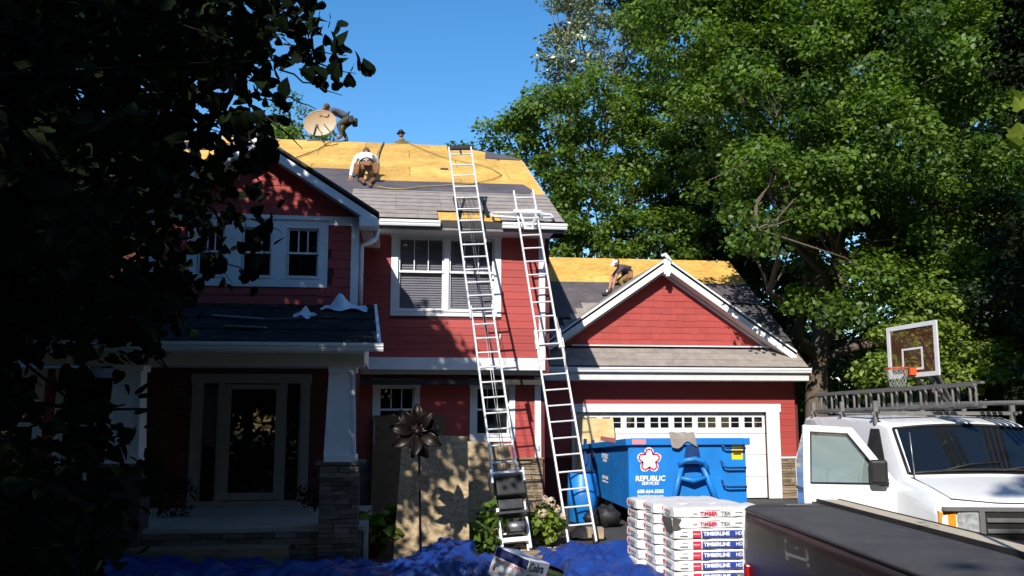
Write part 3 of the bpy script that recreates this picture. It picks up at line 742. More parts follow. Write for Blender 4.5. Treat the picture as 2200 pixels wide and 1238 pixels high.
# sectional door: 4 rows x 8 panels, the top row glazed with pairs of lights
gd = part(B().box(4.41, 9.29, YW + .115, YW + .135, 0, 2.12), 'garage_door', 'white')
pw = (9.29 - 4.41) / 8
for rI in range(4):
    z0, z1 = rI * .53 + .012, rI * .53 + .518
    for c in range(8):
        a = 4.41 + c * pw + .006; e_ = a + pw - .012
        if rI < 3:
            b = B().box(a, e_, YW + .09, YW + .114, z0, z1).hexa([(a + .06, YW + .089, z0 + .06), (e_ - .06, YW + .089, z0 + .06), (e_ - .06, YW + .09, z0 + .06), (a + .06, YW + .09, z0 + .06), (a + .06, YW + .078, z1 - .06), (e_ - .06, YW + .078, z1 - .06), (e_ - .06, YW + .09, z1 - .06), (a + .06, YW + .09, z1 - .06)])
            part(b, 'door_panel', 'white', gd)
        else:
            m = (a + e_) / 2; lz, hz = 1.74, 2.0; ws = [(m - .235, m - .025), (m + .025, m + .235)]
            b = wall_mesh(a, e_, z0, z1, YW + .09, [(p, q, lz, hz) for p, q in ws], .024)
            part(b, 'door_panel', 'white', gd)
            for p, q in ws:
                part(B().box(p, q, YW + .104, YW + .110, lz, hz), 'window_pane', 'glass_dark', gd)
                part(B().box(p, q, YW + .096, YW + .104, (lz + hz) / 2 - .006, (lz + hz) / 2 + .006), 'muntin', 'white', gd)
# eave strip in front of the gable
b = B(); 
sroof = part(B().slab([(3.15, 20.88, 3.22), (10.17, 20.88, 3.22), (10.17, 21.74, 3.74), (3.15, 21.74, 3.74)], .10), 'eave_roof', 'edge')
for k in range(3):
    ya = 20.87 + k * .29; za = 3.22 + (ya - 20.88) * .605; x = 3.16
    while x < 10.12:
        xq = min(x + rng.uniform(.85, 1.0), 10.18)
        part(B().slab([(x + .002, ya, za + .034 + rng.uniform(0, .004)), (xq - .002, ya, za + .034), (xq - .002, ya + .32, za + .20 + .014), (x + .002, ya + .32, za + .20 + .014)], .009), 'shingle_strip', 'shingle', sroof)
        x = xq
part(B().box(4.35, 9.5, 21.60, 21.66, 3.765, 3.795), 'apron_flashing', 'white')
gutter(3.16, 10.20, 20.87, 3.085)
part(B().box(3.15, 10.17, 20.87, 20.90, 2.90, 3.20), 'garage_fascia', 'soffit')
part(B().box(3.15, 10.17, 20.90, YW, 2.885, 2.915), 'garage_soffit', 'soffit')
# gable
GC, GA, GS, GY = 6.73, 5.92, .69, 21.70
w = part(B().slab([(GC - 3.1, GY, 3.62), (GC + 3.1, GY, 3.62), (GC, GY, GA - .15)], .14, (0, 1, 0)), 'garage_gable', 'sheath')
def gxr(a, b_):
    k = max(0, (GA - .20 - (a + b_) / 2) / GS); return (GC - k, GC + k)
shakes(w, gxr, 3.78, GA - .30, GY, .165, (), (.2, .34))
for sx in (-1, 1):
    xe = GC + sx * 3.34; zt = GA; ze = GA - GS * abs(xe - GC)
    part(rake((xe, GY - .42, ze), (GC, GY - .42, zt), .23, .03), 'rake_board', 'white')
    part(rake((xe, GY - .39, ze - .205), (GC, GY - .39, zt - .205), .02, .39), 'rake_soffit', 'soffit')
    part(rake((xe, GY - .445, ze + .05), (GC, GY - .445, zt + .05), .05, .45), 'rake_cap', 'gutter')
    part(rake((GC + sx * 2.95, GY - .028, ze + .14 if False else GA - .245 - GS * 2.95), (GC, GY - .028, GA - .245), .07, .025), 'gable_trim', 'white')
    # plane of the gable roof back to the main garage roof
    yk = lambda z: 20.9 + (z - 3.22) / .69
    part(B().slab([(xe, GY - .42, ze + .03), (GC, GY - .42, zt + .03), (GC, yk(zt) + .2, zt + .03), (xe, max(yk(ze), GY), ze + .03)][::-sx], .09), 'gable_roof', 'shingle')
part(B().box(GC - .085, GC + .085, GY - .47, GY - .425, GA - .36, GA + .02).box(GC - .045, GC + .045, GY - .50, GY - .47, GA - .42, GA - .30), 'apex_trim', 'white')
part(B().tube([(GC - .15, GY - .47, GA + .10), (GC - .05, GY - .48, GA + .13), (GC + .02, GY - .48, GA + .05), (GC + .1, GY - .47, GA - .02)], [.03, .05, .05, .03], 6), 'torn_flashing', 'gutter')
# main garage roof
GRY = 26.0
groof = part(B().slab([(3.14, 20.9, gz(20.9) - .03), (10.24, 20.9, gz(20.9) - .03), (10.24, GRY, gz(GRY)), (3.14, GRY, gz(GRY))], .12), 'garage_roof', 'edge')
part(B().slab([(3.14, GRY, gz(GRY) - .003), (10.24, GRY, gz(GRY) - .003), (10.24, 31.1, gz(20.9)), (3.14, 31.1, gz(20.9))], .12), 'garage_rear_roof', 'felt')
sy = 1.22 * .823; y = GRY - 2 * sy; rI = 0
while y < GRY - .05:
    x = 3.16 - (rI % 2) * 1.22
    while x < 10.4:
        xa, xb = max(3.16, x + .004), min(10.23, x + 2.436)
        if xb - xa > .05: part(rslab([(xa, y + .003), (xb, y + .003), (xb, min(GRY, y + sy) - .003), (xa, min(GRY, y + sy) - .003)], .018 + rng.uniform(0, .004), .012, gz), 'osb_sheet', 'osb', groof)
        x += 2.44
    y += sy; rI += 1
part(rslab([(3.16, 22.6), (6.6, 23.3), (7.5, 23.9), (10.23, 23.6), (10.23, 24.66), (3.16, 24.60)], .030, .004, gz), 'underlayment_strip', 'felt', groof)
for k in range(6):
    ya = 21.9 + k * .27
    part(B().slab([(3.9 + k * .22, ya, gz(ya) + .05), (4.75 + k * .30, ya, gz(ya) + .05), (4.75 + k * .30, ya + .3, gz(ya + .3) + .04), (3.9 + k * .22, ya + .3, gz(ya + .3) + .04)], .012), 'shingle_strip', 'shingle', groof)
    part(B().slab([(8.6, ya, gz(ya) + .05), (10.24, ya, gz(ya) + .05), (10.24, ya + .3, gz(ya + .3) + .04), (8.6, ya + .3, gz(ya + .3) + .04)], .012), 'shingle_strip', 'shingle_dark', groof)
part(B().slab([(10.06, 21.5, 3.1), (10.06, 30.4, 3.1), (10.06, GRY, gz(GRY) - .1)], .13, (1, 0, 0)), 'garage_gable_end', 'sheath')
# ================================================================ trees
# broad tree in front of the left half of the house: seen from its shaded side
FX = (-6.6, 9.2, 6.3)
def keep_front(x, y, z):
    # leave the view towards the porch corner, gable and roof open: the crown ends along an uneven edge
    D = x * .1305 + y * .9914; Xc = x * .9914 - y * .1305
    if D < 3.2: return False
    sx = 1100 + 1900 * Xc / D; sy = 880 - 1900 * (z - 2.2) / D
    if sy < -60 and 7 > z > 5.2 and -3 < x < -.9 and y < 8.6: return True
    if sy < -110: return x < -1.4
    w = 35 * math.sin(z * 3.1 + x) + 25 * math.sin(x * 7.3)
    edge = 470 if sy < 240 else 440 if sy < 300 else 370 if sy < 560 else 340 if sy < 700 else 300 if sy < 1060 else 200
    if sx > edge - 45 + w: return False
    if z > 8.3 and rng.random() < .25: return False
    if y > 10.5 and z > 6.2 and rng.random() < .93: return False
    if x > -3.3 and z < 6.6 and y > 7 and sy < 560 and rng.random() < .45: return False
    if x > -1.75 and y > 9 and z > 6.5: return False
    if 60 < sx < 230 and 780 < sy < 930: return rng.random() < .55
    return True
lob = [(-6.6, 9.2, 6.4, 4.6, 4.2, 4.1), (-3.7, 10.2, 9.1, 1.7, 1.5, 1.3), (-2.5, 10.0, 8.4, 1.0, 1.0, 1.0), (-2.9, 9.7, 9.8, 1.0, .7, .5), (-2.3, 9.7, 9.3, .6, .6, .4), (-1.75, 7.5, 6.1, .9, .8, .6), (-1.9, 8.2, 5.9, .8, .7, .5), (-1.5, 7.6, 6.7, .8, .8, .5), (-4.0, 8.4, 6.4, 1.6, 1.8, 1.9), (-3.3, 7.6, 4.6, 1.7, 1.4, 1.6), (-4.8, 7.8, 3.4, 2.0, 1.8, 1.6), (-6.0, 7.4, 4.8, 2.0, 1.5, 1.8), (-7.5, 8.0, 2.6, 2.4, 2.4, 1.6), (-5.0, 7.4, 1.5, 1.5, 1.3, 1.3), (-6.6, 7.6, 1.2, 1.5, 1.4, 1.2), (-2.6, 7.5, 2.3, 1.2, 1.2, 1.4), (-3.1, 8.2, .9, 1.3, 1.2, 1.1), (-2.0, 7.4, 3.5, .9, .9, 1.0), (-2.3, 6.8, 1.0, .9, .8, .9), (-1.7, 7.8, 2.2, .7, .7, .9)]
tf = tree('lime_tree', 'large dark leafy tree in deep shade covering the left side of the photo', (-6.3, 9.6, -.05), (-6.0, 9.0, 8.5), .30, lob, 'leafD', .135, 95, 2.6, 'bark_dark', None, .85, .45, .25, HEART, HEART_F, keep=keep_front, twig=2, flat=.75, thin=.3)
def keep_near(x, y, z):
    D = x * .1305 + y * .9914; Xc = x * .9914 - y * .1305
    sx = 1100 + 1900 * Xc / D; sy = 880 - 1900 * (z - 2.2) / D
    w = 30 * math.sin(z * 6.1 + x) + 25 * math.sin(x * 11.3)
    return sx < (585 if sy < 90 else 635 if sy < 170 else 545 if sy < 240 else 480 if sy < 310 else 390 if sy < 420 else 300) + w
def at(px, py, Y):
    u = (px - 1100) / 1900; v = (619 - py) / 1900
    A, P = R(7.5), R(7.8)
    d = Vector((math.sin(A) * math.cos(P), math.cos(A) * math.cos(P), math.sin(P))) + u * Vector((math.cos(A), -math.sin(A), 0)) + v * Vector((-math.sin(A) * math.sin(P), -math.cos(A) * math.sin(P), math.cos(P)))
    t = Y / d.y
    return Vector((0, 0, 2.2)) + d * t
nl = [(*at(px, py, y), r_, r_, r_ * .9) for px, py, y, r_ in [(560, 30, 4.8, .55), (590, 130, 4.6, .42), (500, 190, 4.8, .5), (420, 110, 5.0, .65), (470, -120, 5.0, .8), (620, -140, 4.9, .6), (400, 290, 4.9, .45), (300, 50, 5.1, .7), (300, 230, 5.1, .6), (180, 140, 5.2, .7), (620, 130, 4.6, .25), (520, 300, 4.7, .22), (330, 420, 4.9, .4), (200, 420, 5.0, .5)]]
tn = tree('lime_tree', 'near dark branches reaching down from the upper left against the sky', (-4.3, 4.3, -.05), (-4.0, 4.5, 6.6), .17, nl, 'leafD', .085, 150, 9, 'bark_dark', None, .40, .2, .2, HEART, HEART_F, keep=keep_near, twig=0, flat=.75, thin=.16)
# leafy sprays at its edge, every leaf a piece of its own
heart_me = MB(); heart_me.add([tuple(p) for p in HEART], [tuple(f) for f in HEART_F]); heart_me = heart_me.mesh('leaf', M['leafD'])
sprays = [((600, 20), (650, 45), 7.6, 14), ((590, 60), (690, 75), 7.4, 16), ((610, 95), (745, 120), 7.3, 22), ((640, 130), (765, 158), 7.3, 20), ((600, 150), (735, 205), 7.5, 26), ((590, 200), (680, 235), 7.4, 18),
          ((600, 215), (640, 285), 7.2, 12), ((560, 240), (650, 320), 7.1, 14), ((520, 270), (575, 345), 7.2, 16), ((470, 320), (540, 430), 7.0, 20), ((430, 330), (440, 470), 7.2, 12), ((500, 400), (545, 520), 7.0, 14),
          ((400, 430), (480, 520), 7.2, 14), ((540, 470), (605, 500), 7.0, 9), ((430, 520), (500, 610), 7.0, 14), ((480, 560), (560, 600), 6.9, 9), ((350, 520), (400, 600), 7.1, 16), ((330, 600), (420, 610), 7.0, 10)]
for (a, b_, Y, n) in sprays:
    k_ = .64 if a[1] < 300 else 1.0; own = tn if k_ < 1 else tf
    p, q = at(*a, Y * k_), at(*b_, (Y - .3) * k_); pts = wobble(p, q, 5, .12)
    tw = B().tube(pts, [.006, .005, .005, .004, .003, .002], 5).build('twig', M['bark_dark'], own, True, True)
    for k in range(n):
        t = rng.uniform(.1, 1.0); c = p.lerp(q, t) + Vector((rng.gauss(0, .10), rng.gauss(0, .14), rng.gauss(-.03, .09))) * k_
        s = rng.uniform(.075, .135) * (.75 if k_ < 1 else 1)
        D_ = c.x * .1305 + c.y * .9914; qx = 1100 + 1900 * (c.x * .9914 - c.y * .1305) / D_; qy = 870 - 1900 * (c.z - 2.2) / D_
        if qx > 590 and qy > 165: continue
        wlink('leaf', heart_me, own, c, (rng.uniform(.6, 2.4), rng.uniform(-.9, .9), rng.uniform(0, 6.28)), (s, s, s))
# unseen tall tree set behind the photographer so that its shade falls on the lawn and porch
tree('maple_tree', 'unseen tall maple set behind the camera to shade the front lawn', (-11.4, -3.0, -.05), (-11.2, -2.8, 14.0), .4, [(-11.4, -2.6, 11.6, 4.6, 4.6, 5.6), (-13.5, .5, 9, 3.5, 3.5, 4.5), (-5.8, -2.6, 8.1, 2.6, 2.4, 2.2)], 'leafF', .26, 60, .9, 'bark', None, 1.1, .7, .2, limbs=False)

def garage_clear(x, y, z):
    return not (y < 21.8 and x < 6.9 + .5 * max(0, y - 18)) and not (x < 8.2 and 20.6 < y < 26.8 and z < 7.6) and z > 2.2
# big maple at the right of the garage
tree('maple_tree', 'big spreading maple overhanging the right end of the garage roof', (11.9, 24.2, -.05), (12.2, 24.0, 12.5), .36,
     [(9.4, 21.0, 7.6, 2.0, 2.2, 1.3), (11.8, 21.5, 8.6, 3.0, 3.0, 1.9), (15.0, 21.5, 7.6, 2.8, 3.0, 1.8), (10.2, 22.5, 11.0, 2.6, 3.0, 1.9), (13.6, 22.0, 11.8, 3.4, 3.2, 2.0), (17.0, 22.0, 11.2, 2.8, 3.0, 2.2), (12.0, 23.5, 14.6, 3.4, 3.2, 2.0), (16.0, 23.5, 14.6, 3.0, 3.0, 2.0), (9.0, 24.5, 13.6, 2.2, 2.4, 1.8), (11.0, 20.5, 5.2, 1.8, 1.6, .9), (8.3, 19.3, 6.35, .7, .6, .45), (8.9, 20.5, 8.5, 1.2, 1.0, .8), (13.0, 24.6, 4.2, 1.7, 1.2, 1.2), (11.9, 25.2, 2.6, 1.4, 1.2, 1.2), (14.6, 24.6, 2.8, 1.6, 1.2, 1.4), (13.2, 23.6, 6.6, 2.0, 1.6, 1.5), (15.8, 24.0, 6.0, 2.2, 1.8, 1.8), (13.0, 25.5, 8.6, 2.2, 1.6, 1.4), (18.5, 23.5, 8.4, 2.4, 2.2, 2.0), (14.2, 20.4, 5.0, 2.0, 1.8, 1.0), (17.2, 20.5, 5.6, 2.2, 2.4, 1.8)],
     'leafA', .145, 175, 1.15, 'bark', None, .95, .45, .45, keep=garage_clear, twig=12)
# bright tree behind the gap between the two roofs
tree('ash_tree', 'bright green rounded tree standing behind the main roof, left edge of the wood', (6.6, 31.5, -.05), (6.4, 31.5, 12.5), .22,
     [(4.4, 30.5, 9.6, 1.7, 1.8, 1.3), (5.2, 30.5, 12.2, 1.9, 1.8, 1.5), (7.4, 30.8, 13.3, 2.0, 2.0, 1.6), (7.4, 30.5, 10.4, 2.0, 1.8, 1.5), (9.6, 30.8, 11.4, 1.9, 1.8, 1.5), (6.2, 30.2, 7.8, 2.2, 1.8, 1.4), (9.0, 30.4, 8.0, 2.2, 1.8, 1.5), (3.6, 31, 9.0, 1.2, 1.3, .9), (3.0, 31.0, 10.9, 1.1, 1.0, .9), (3.7, 30.8, 12.4, .9, .9, .7), (2.7, 30.8, 9.6, .8, .8, .6)],
     'leafB', .16, 170, 1.9, 'bark', None, .85, .4, .45, twig=8)
tree('poplar_tree', 'tall thin poplar with silvery leaves rising above the bright green tree', (7.2, 34.0, -.05), (6.9, 34.0, 19.5), .16,
     [(6.6, 34, 15.8, 1.3, 1.3, 1.6), (7.2, 34, 18.2, 1.5, 1.4, 1.5), (7.6, 34, 20.6, 1.5, 1.5, 1.5), (8.8, 34.2, 17.0, 1.3, 1.2, 1.4), (9.6, 34.2, 19.6, 1.6, 1.4, 1.6), (6.0, 34, 19.9, .8, .8, .6)], 'leafC', .17, 110, 2.6, 'bark', None, .7, .35, .3, twig=8)
tree('oak_tree', 'tall dark oak behind the garage with a thick bare upper trunk', (21.5, 31.0, -.05), (19.2, 30.5, 19.5), .55,
     [(17.5, 30.5, 12.0, 3.4, 2.6, 2.4), (21.5, 30, 14.0, 3.6, 2.8, 2.6), (14.0, 31, 15.6, 3.2, 2.6, 2.2), (24.5, 30, 10.5, 3.4, 2.8, 2.6), (17.0, 31.5, 18.2, 3.2, 2.6, 2.0), (22.5, 30, 18.4, 3.6, 2.8, 2.2), (26.5, 30, 15.0, 3.2, 2.8, 2.6), (20, 30, 8.5, 3.4, 2.6, 2.2), (25.0, 29, 6.8, 3.2, 2.6, 2.2)],
     'leafF', .18, 130, 1.1, 'bark', None, 1.0, .5, .5, twig=8)
tree('oak_tree', 'dark oak filling the gap behind the garage ridge', (12.5, 32.0, -.05), (12.3, 32.0, 14.5), .32,
     [(10.8, 32, 9.0, 2.6, 2.2, 2.0), (13.6, 32, 9.5, 2.8, 2.2, 2.2), (11.5, 32, 13.0, 2.8, 2.4, 2.2), (12.0, 33, 17.5, 3.0, 2.4, 2.2), (10.0, 33, 6.2, 2.8, 2.2, 1.8), (14.5, 33, 6.4, 2.8, 2.2, 1.8), (6.4, 34, 5.8, 2.8, 2.0, 1.8), (10.2, 33.5, 20.0, 2.0, 2.0, 1.8)],
     'leafF', .18, 130, 1.3, 'bark', None, .95, .5, .45, twig=8)
tree('dogwood_tree', 'small bright green tree with layered branches beside the garage, under the hoop', (12.4, 19.6, -.05), (12.2, 19.4, 3.4), .09,
     [(11.2, 18.8, 3.1, 1.0, .9, .38), (12.4, 18.6, 2.9, 1.1, .9, .4), (11.9, 18.9, 3.9, .9, .8, .45), (13.3, 19.0, 3.6, 1.0, .9, .6), (10.6, 18.6, 2.75, .6, .5, .22), (12.6, 19.3, 4.6, .9, .8, .5)], 'leafE', .11, 420, 16, 'bark', None, .42, .22, .1, twig=6)
tree('ash_tree', 'shaded ash standing behind the basketball hoop', (15.8, 19.4, -.05), (15.9, 19.3, 6.4), .16,
     [(14.2, 18.6, 4.6, 1.4, 1.2, 1.0), (16.2, 18.4, 3.4, 1.6, 1.3, 1.2), (14.6, 19.4, 2.2, 1.5, 1.2, 1.0), (17.6, 18.4, 5.2, 1.5, 1.3, 1.3), (15.4, 18.8, 6.6, 1.7, 1.4, 1.2)], 'leafG', .12, 280, 3.0, 'bark_dark', None, .75, .35, .3, twig=8)
tree('oak_tree', 'near black trunk and dark foliage at the right edge behind the van', (11.7, 14.2, -.05), (11.9, 14.2, 11.5), .42,
     [(13.0, 14.2, 5.2, 1.7, 1.5, 2.2), (13.4, 14.4, 9.0, 2.0, 1.8, 2.0), (12.8, 14.6, 2.4, 1.5, 1.4, 1.4)], 'leafD', .13, 240, 2.6, 'bark_dark', None, .8, .4, .25, twig=8)
tree('pear_tree', 'far sunlit tree top showing behind the ridge under the satellite dish', (-4.2, 40.0, -.05), (-4.1, 40, 13.0), .2,
     [(-4.4, 40, 14.6, 1.6, 1.5, 1.9), (-5.6, 40, 13.8, 1.6, 1.5, 1.6)], 'leafB', .16, 90, 1.6, 'bark', None, .8, .4, .4)
# dense undergrowth and far wood behind the plots
C = clumps([(x, 42 + 3 * math.sin(x), 2.2 + 1.2 * math.sin(x * 1.7), 3.0, 2.0, 3.6 + 1.5 * math.sin(x * .9)) for x in range(-6, 50, 4)] + [(x, 37 + 2 * math.sin(x), 6.0 + 1.5 * math.sin(x * 2.1), 2.8, 2.0, 2.8) for x in range(8, 40, 4)] + [(x, 26 + .1 * x, 1.3, 2.2, 1.5, 1.8) for x in range(13, 34, 3)], .8, .7, 1.2, .5)
P_, O_, T_ = clump_leaves(C, 60)
setp(link('woodland', leaves('woodland', P_, .24, M['leafF'], out=O_, tone=T_)), 'dark far wood and undergrowth behind the garage', 'woodland', kind='stuff')
# unseen crowns added behind and beside the camera to block sky light from the yard
C = clumps([(x, y, z, 3.4, 3.0, h) for x, y, z, h in [(4, -7, 8, 7.5), (9.5, -6.5, 9, 8), (15, -4, 9, 8), (20, 1, 8, 7.5), (24, 8, 8, 7.5), (-3, -12, 7, 6.5), (-9, -12, 8, 7), (-15, -8, 8, 7.5), (-17, -1, 7.5, 7), (-17, 6, 6.5, 6.3), (-17, 13, 6.5, 6.3), (1, -14, 10, 8), (-21, 3, 9, 8), (8, -13, 12, 9)]], .46, .9, 1.7, .55)
P_, O_, T_ = clump_leaves(C, 34)
setp(link('shade_wood', leaves('shade_wood', P_, .42, M['leafF'], out=O_, tone=T_)), 'unseen leafy crowns added behind the camera to block sky light', 'woodland', kind='stuff')
# a few sunlit leaves of a branch that reaches in at the right edge
sap = thing('sapling', 'sunlit near branch with large pale leaves at the upper right edge', 'tree', (3.35, 3.5, -.05))
B().tube([(3.35, 3.5, -.05), (3.3, 3.55, 2.0), (3.22, 3.6, 3.4), (3.1, 3.75, 3.95)], [.03, .025, .018, .008], 7).build('trunk', M['bark'], sap, True, True)
pale = MB(); pale.add([tuple(p) for p in LOBED], [tuple(f) for f in LOBED_F]); pale = pale.mesh('leaf', M['leafE'])
pale.attributes.new('tone', 'FLOAT', 'POINT').data.foreach_set('value', [.9] * len(pale.vertices))
for px, py in [(2185, 215), (2195, 235), (2178, 300), (2190, 315), (2204, 290), (2215, 225), (2230, 250), (2240, 300), (2250, 200), (2225, 330), (2260, 270)]:
    p = at(px, py, 3.75); s = rng.uniform(.06, .085)
    wlink('leaf', pale, sap, p, (rng.uniform(.5, 1.4), rng.uniform(-.6, .6), rng.uniform(1.2, 2.6)), (s, s, s))
# ================================================================ ladders against the main roof
def ladder(name, label, p, q, width, sections, m='alu', group=None, rung=.305, rail=(.030, .075), cat='ladder', upright=False):
    """p foot centre, q head centre; sections = (start, end, extra width, offset towards the climber)"""
    p = Vector(p); q = Vector(q); L = (q - p).length; d = (q - p).normalized()
    t = thing(name, label, cat, p, 0, group)
    side = Vector((0, 0, 1)) if upright else Vector((1, 0, 0))
    side = (side - d * side.dot(d)).normalized(); n = side.cross(d).normalized()
    if (n.x if upright else n.y) > 0: n = -n
    rung_me = B().tube([(-.5, 0, 0), (.5, 0, 0)], .5, 8).mesh('rung', M[m], True)
    for (a, b_, ew, off) in sections:
        A_ = p + d * (L * a) + n * off; Bq = p + d * (L * b_) + n * off; w = width + ew
        for s in (-1, 1):
            c = B().beam(A_ + side * s * w / 2, Bq + side * s * w / 2, rail[0], rail[1], n)
            c.build('rail', M[m], t, False, True, .004)
        k = int(L * a / rung) + 1
        while k * rung < L * b_ - .04:
            c = p + d * (k * rung) + n * off
            rot = Matrix((side, n, side.cross(n))).transposed().to_euler()
            wlink('rung', rung_me, t, c, rot, (w - .03, .034, .034)); k += 1
    return t, p, q, d, side, n

L1, p, q, d, sd, n = ladder('extension_ladder', 'tall aluminium hoist ladder reaching past the eave, a winch at its foot', (1.90, 14.0, 0), (1.27, 18.16, 7.65), .43, [(0, .535, -.03, 0), (.50, 1.0, .04, .055)])
top = q + n * .055
B().beam(top - sd * .26, top + sd * .26, .05, .10, d).build('head_roller', M['steel_dark'], L1, False, True)
B().tube([top + n * .03 - d * .10, top + n * .05 - d * .20], .02, 6).build('hook', M['steel_dark'], L1, False, True)
for s in (-.012, .03): B().tube([p + d * 6.9 + n * .02 + sd * s, p + d * 4 + n * .0 + sd * (s + .02), p + d * 1.3 + n * .05 + sd * s], .006, 5).build('hoist_cable', M['steel'], L1, True, True)
for s, k in ((1, 5.0), (1, 3.9), (1, 6.1)): B().tube([p + d * k + sd * .2 + n * .05, p + d * (k - .03) + sd * .24 + n * .11, p + d * (k + .06) + sd * .25 + n * .12], .012, 6).build('rung_lock', M['alu'], L1, True, True)
# hoist winch clamped to the foot
def lp(u, v, w): return p + sd * u + d * v + n * w
def lbox(u0, u1, v0, v1, w0, w1): return B().hexa([lp(u0, v0, w1), lp(u1, v0, w1), lp(u1, v0, w0), lp(u0, v0, w0), lp(u0, v1, w1), lp(u1, v1, w1), lp(u1, v1, w0), lp(u0, v1, w0)])
hoist = thing('hoist_winch', 'black motor winch with a white platform tray at the foot of the hoist ladder', 'winch', p)
lbox(-.30, .24, 1.13, 1.17, .06, .44).build('platform', M['alu'], hoist, False, True, .006)
lbox(-.30, -.27, .98, 1.2, .06, .46).build('platform_side', M['alu'], hoist, False, True); lbox(.21, .24, .98, 1.2, .06, .46).build('platform_side', M['alu'], hoist, False, True)
lbox(-.22, .26, .80, 1.10, .08, .36).build('engine_cover', M['black'], hoist, False, True, .03)
lbox(-.20, .20, .62, .80, .10, .22).build('engine_block', M['steel_dark'], hoist, False, True, .02)
B().tube([lp(-.10, .34, .20), lp(.16, .34, .20)], .075, 14).build('cable_drum', M['steel'], hoist, True, True)
for u in (-.12, .17): B().tube([lp(u, .34, .20), lp(u + .015, .34, .20)], .12, 16).build('drum_flange', M['steel_dark'], hoist, True, True)
lbox(-.24, -.20, .0, .75, .08, .16).build('side_frame', M['alu'], hoist, False, True); lbox(.20, .24, .0, .75, .08, .16).build('side_frame', M['alu'], hoist, False, True)
lbox(-.20, .20, .12, .19, .08, .15).build('cross_bar', M['alu'], hoist, False, True)
lbox(-.25, .25, .52, .56, .08, .30).build('motor_shelf', M['steel_dark'], hoist, False, True)
B().tube([lp(-.1, 1.18, .2), lp(0, 1.24, .25), lp(.1, 1.2, .3), lp(.2, 1.18, .2)], .012, 6).build('coiled_strap', M['black'], hoist, True, True)

# carriage of the hoist resting on the lower roof
hc = thing('hoist_carriage', 'black mesh carriage of the hoist lying on the grey shingles behind the ladder', 'carriage', (1.5, 18.3, mz(18.3)))
fr = lambda u, v, h: (1.22 + u, 17.55 + v, mz(17.55 + v) + .05 + h)
for u in (0, .60): B().beam(fr(u, 0, 0), fr(u, 1.35, .02), .07, .06).build('side_rail', M['black'], hc, False, True)
B().beam(fr(0, 1.35, .02), fr(.60, 1.35, .02), .04, .05).build('end_rail', M['black'], hc, False, True)
b = B()
for k in range(7): b.beam(fr(.03, .18 + k * .16, .01), fr(.57, .18 + k * .16, .01), .008, .008)
for k in range(1, 6): b.beam(fr(k * .1, .1, .016), fr(k * .1, 1.33, .016), .008, .008)
b.build('wire_mesh', M['steel_dark'], hc, False, True)

L2, p, q, d, sd, n = ladder('extension_ladder', 'second aluminium ladder, resting on the eave at the right corner of the main block', (3.10, 14.73, 0), (2.53, 17.46, 6.62), .42, [(0, .55, .05, .05), (.50, 1.0, -.02, 0)])
for s in (-1, 1):
    B().beam(p + sd * s * .23 - d * .02, p + sd * s * .23 + d * .14, .06, .09, n).build('foot', M['black'], L2, False, True)
    B().beam(lp(s * .24, 3.55, .05), lp(s * .24, 3.75, .05), .05, .11, n).build('rail_bracket', M['alu'], L2, False, True)
# stand-off loop at its head
yo = 17.30
loop = [(2.52 + .66 * math.cos(a), yo + .17 - .05 * math.sin(a) , 6.16 + .07 * math.sin(a) + .0) for a in [2 * math.pi * k / 28 for k in range(29)]]
lo = B().tube([((2.50 + .62 * max(-1, min(1, 1.35 * math.cos(a)))), yo + .18 * math.sin(a) + .1, mz(yo + .18 * math.sin(a) + .1) + .14) for a in [2 * math.pi * k / 28 for k in range(29)]], .028, 7)
lo.build('stand_off_loop', M['alu'], L2, True, True)
B().beam((2.28, yo - .16, 6.12), (2.85, yo - .16, 6.12), .05, .07).build('stand_off_bar', M['alu'], L2, False, True)
for s in (-1, 1): B().beam((2.58 + s * .16, yo - .22, 6.06), (2.58 + s * .07, yo - .26, 5.78), .03, .04).build('stand_off_arm', M['alu'], L2, False, True)
B().beam((2.48, yo - .26, 5.76), (2.68, yo - .26, 5.76), .05, .05).build('stand_off_foot', M['alu'], L2, False, True)
B().tube([p + d * 4.2 + sd * .22 + n * .06, p + d * 3.4 + sd * .24 + n * .14, p + d * 3.1 + sd * .22 + n * .10], .01, 5).build('rope_tail', M['net'], L2, True, True)

# ================================================================ dumpster
DX0, DX1, DY0, DY1 = 4.42, 6.74, 16.62, 20.95
du = thing('dumpster', 'blue open top roll off dumpster with a red star logo before the garage', 'dumpster', (5.58, 18.7, 0))
zb, zt = .32, 1.52
(B().box(DX0, DX1, DY0, DY0 + .06, zb, zt)).build('front_wall', M['blue'], du, False, True, .012)
for x in (DX0, DX1 - .06): B().hexa([(x, DY0 + .06, zb), (x + .06, DY0 + .06, zb), (x + .06, DY1, zb), (x, DY1, zb), (x, DY0 + .06, zt), (x + .06, DY0 + .06, zt), (x + .06, DY1, zt - .26), (x, DY1, zt - .26)]).build('side_wall', M['blue'], du, False, True, .012)
B().box(DX0, DX1, DY1, DY1 + .06, zb, zt - .2).build('rear_wall', M['blue'], du, False, True)
B().box(DX0 + .06, DX1 - .06, DY0 + .06, DY1, zb, zb + .05).build('floor', M['bluedk'], du, False, True)
b = B(); r = .07
for xa, xb in ((DX0 - r, DX0 + .05), (DX1 - .05, DX1 + r)): b.hexa([(xa, DY0 - r, zt), (xb, DY0 - r, zt), (xb, DY1 + r, zt - .28), (xa, DY1 + r, zt - .28), (xa, DY0 - r, zt + .13), (xb, DY0 - r, zt + .13), (xb, DY1 + r, zt - .17), (xa, DY1 + r, zt - .17)])
b.box(DX0 + .05, DX1 - .05, DY0 - r, DY0 + .05, zt + .001, zt + .131)
b.build('top_rail', M['blue'], du, False, True, .012)
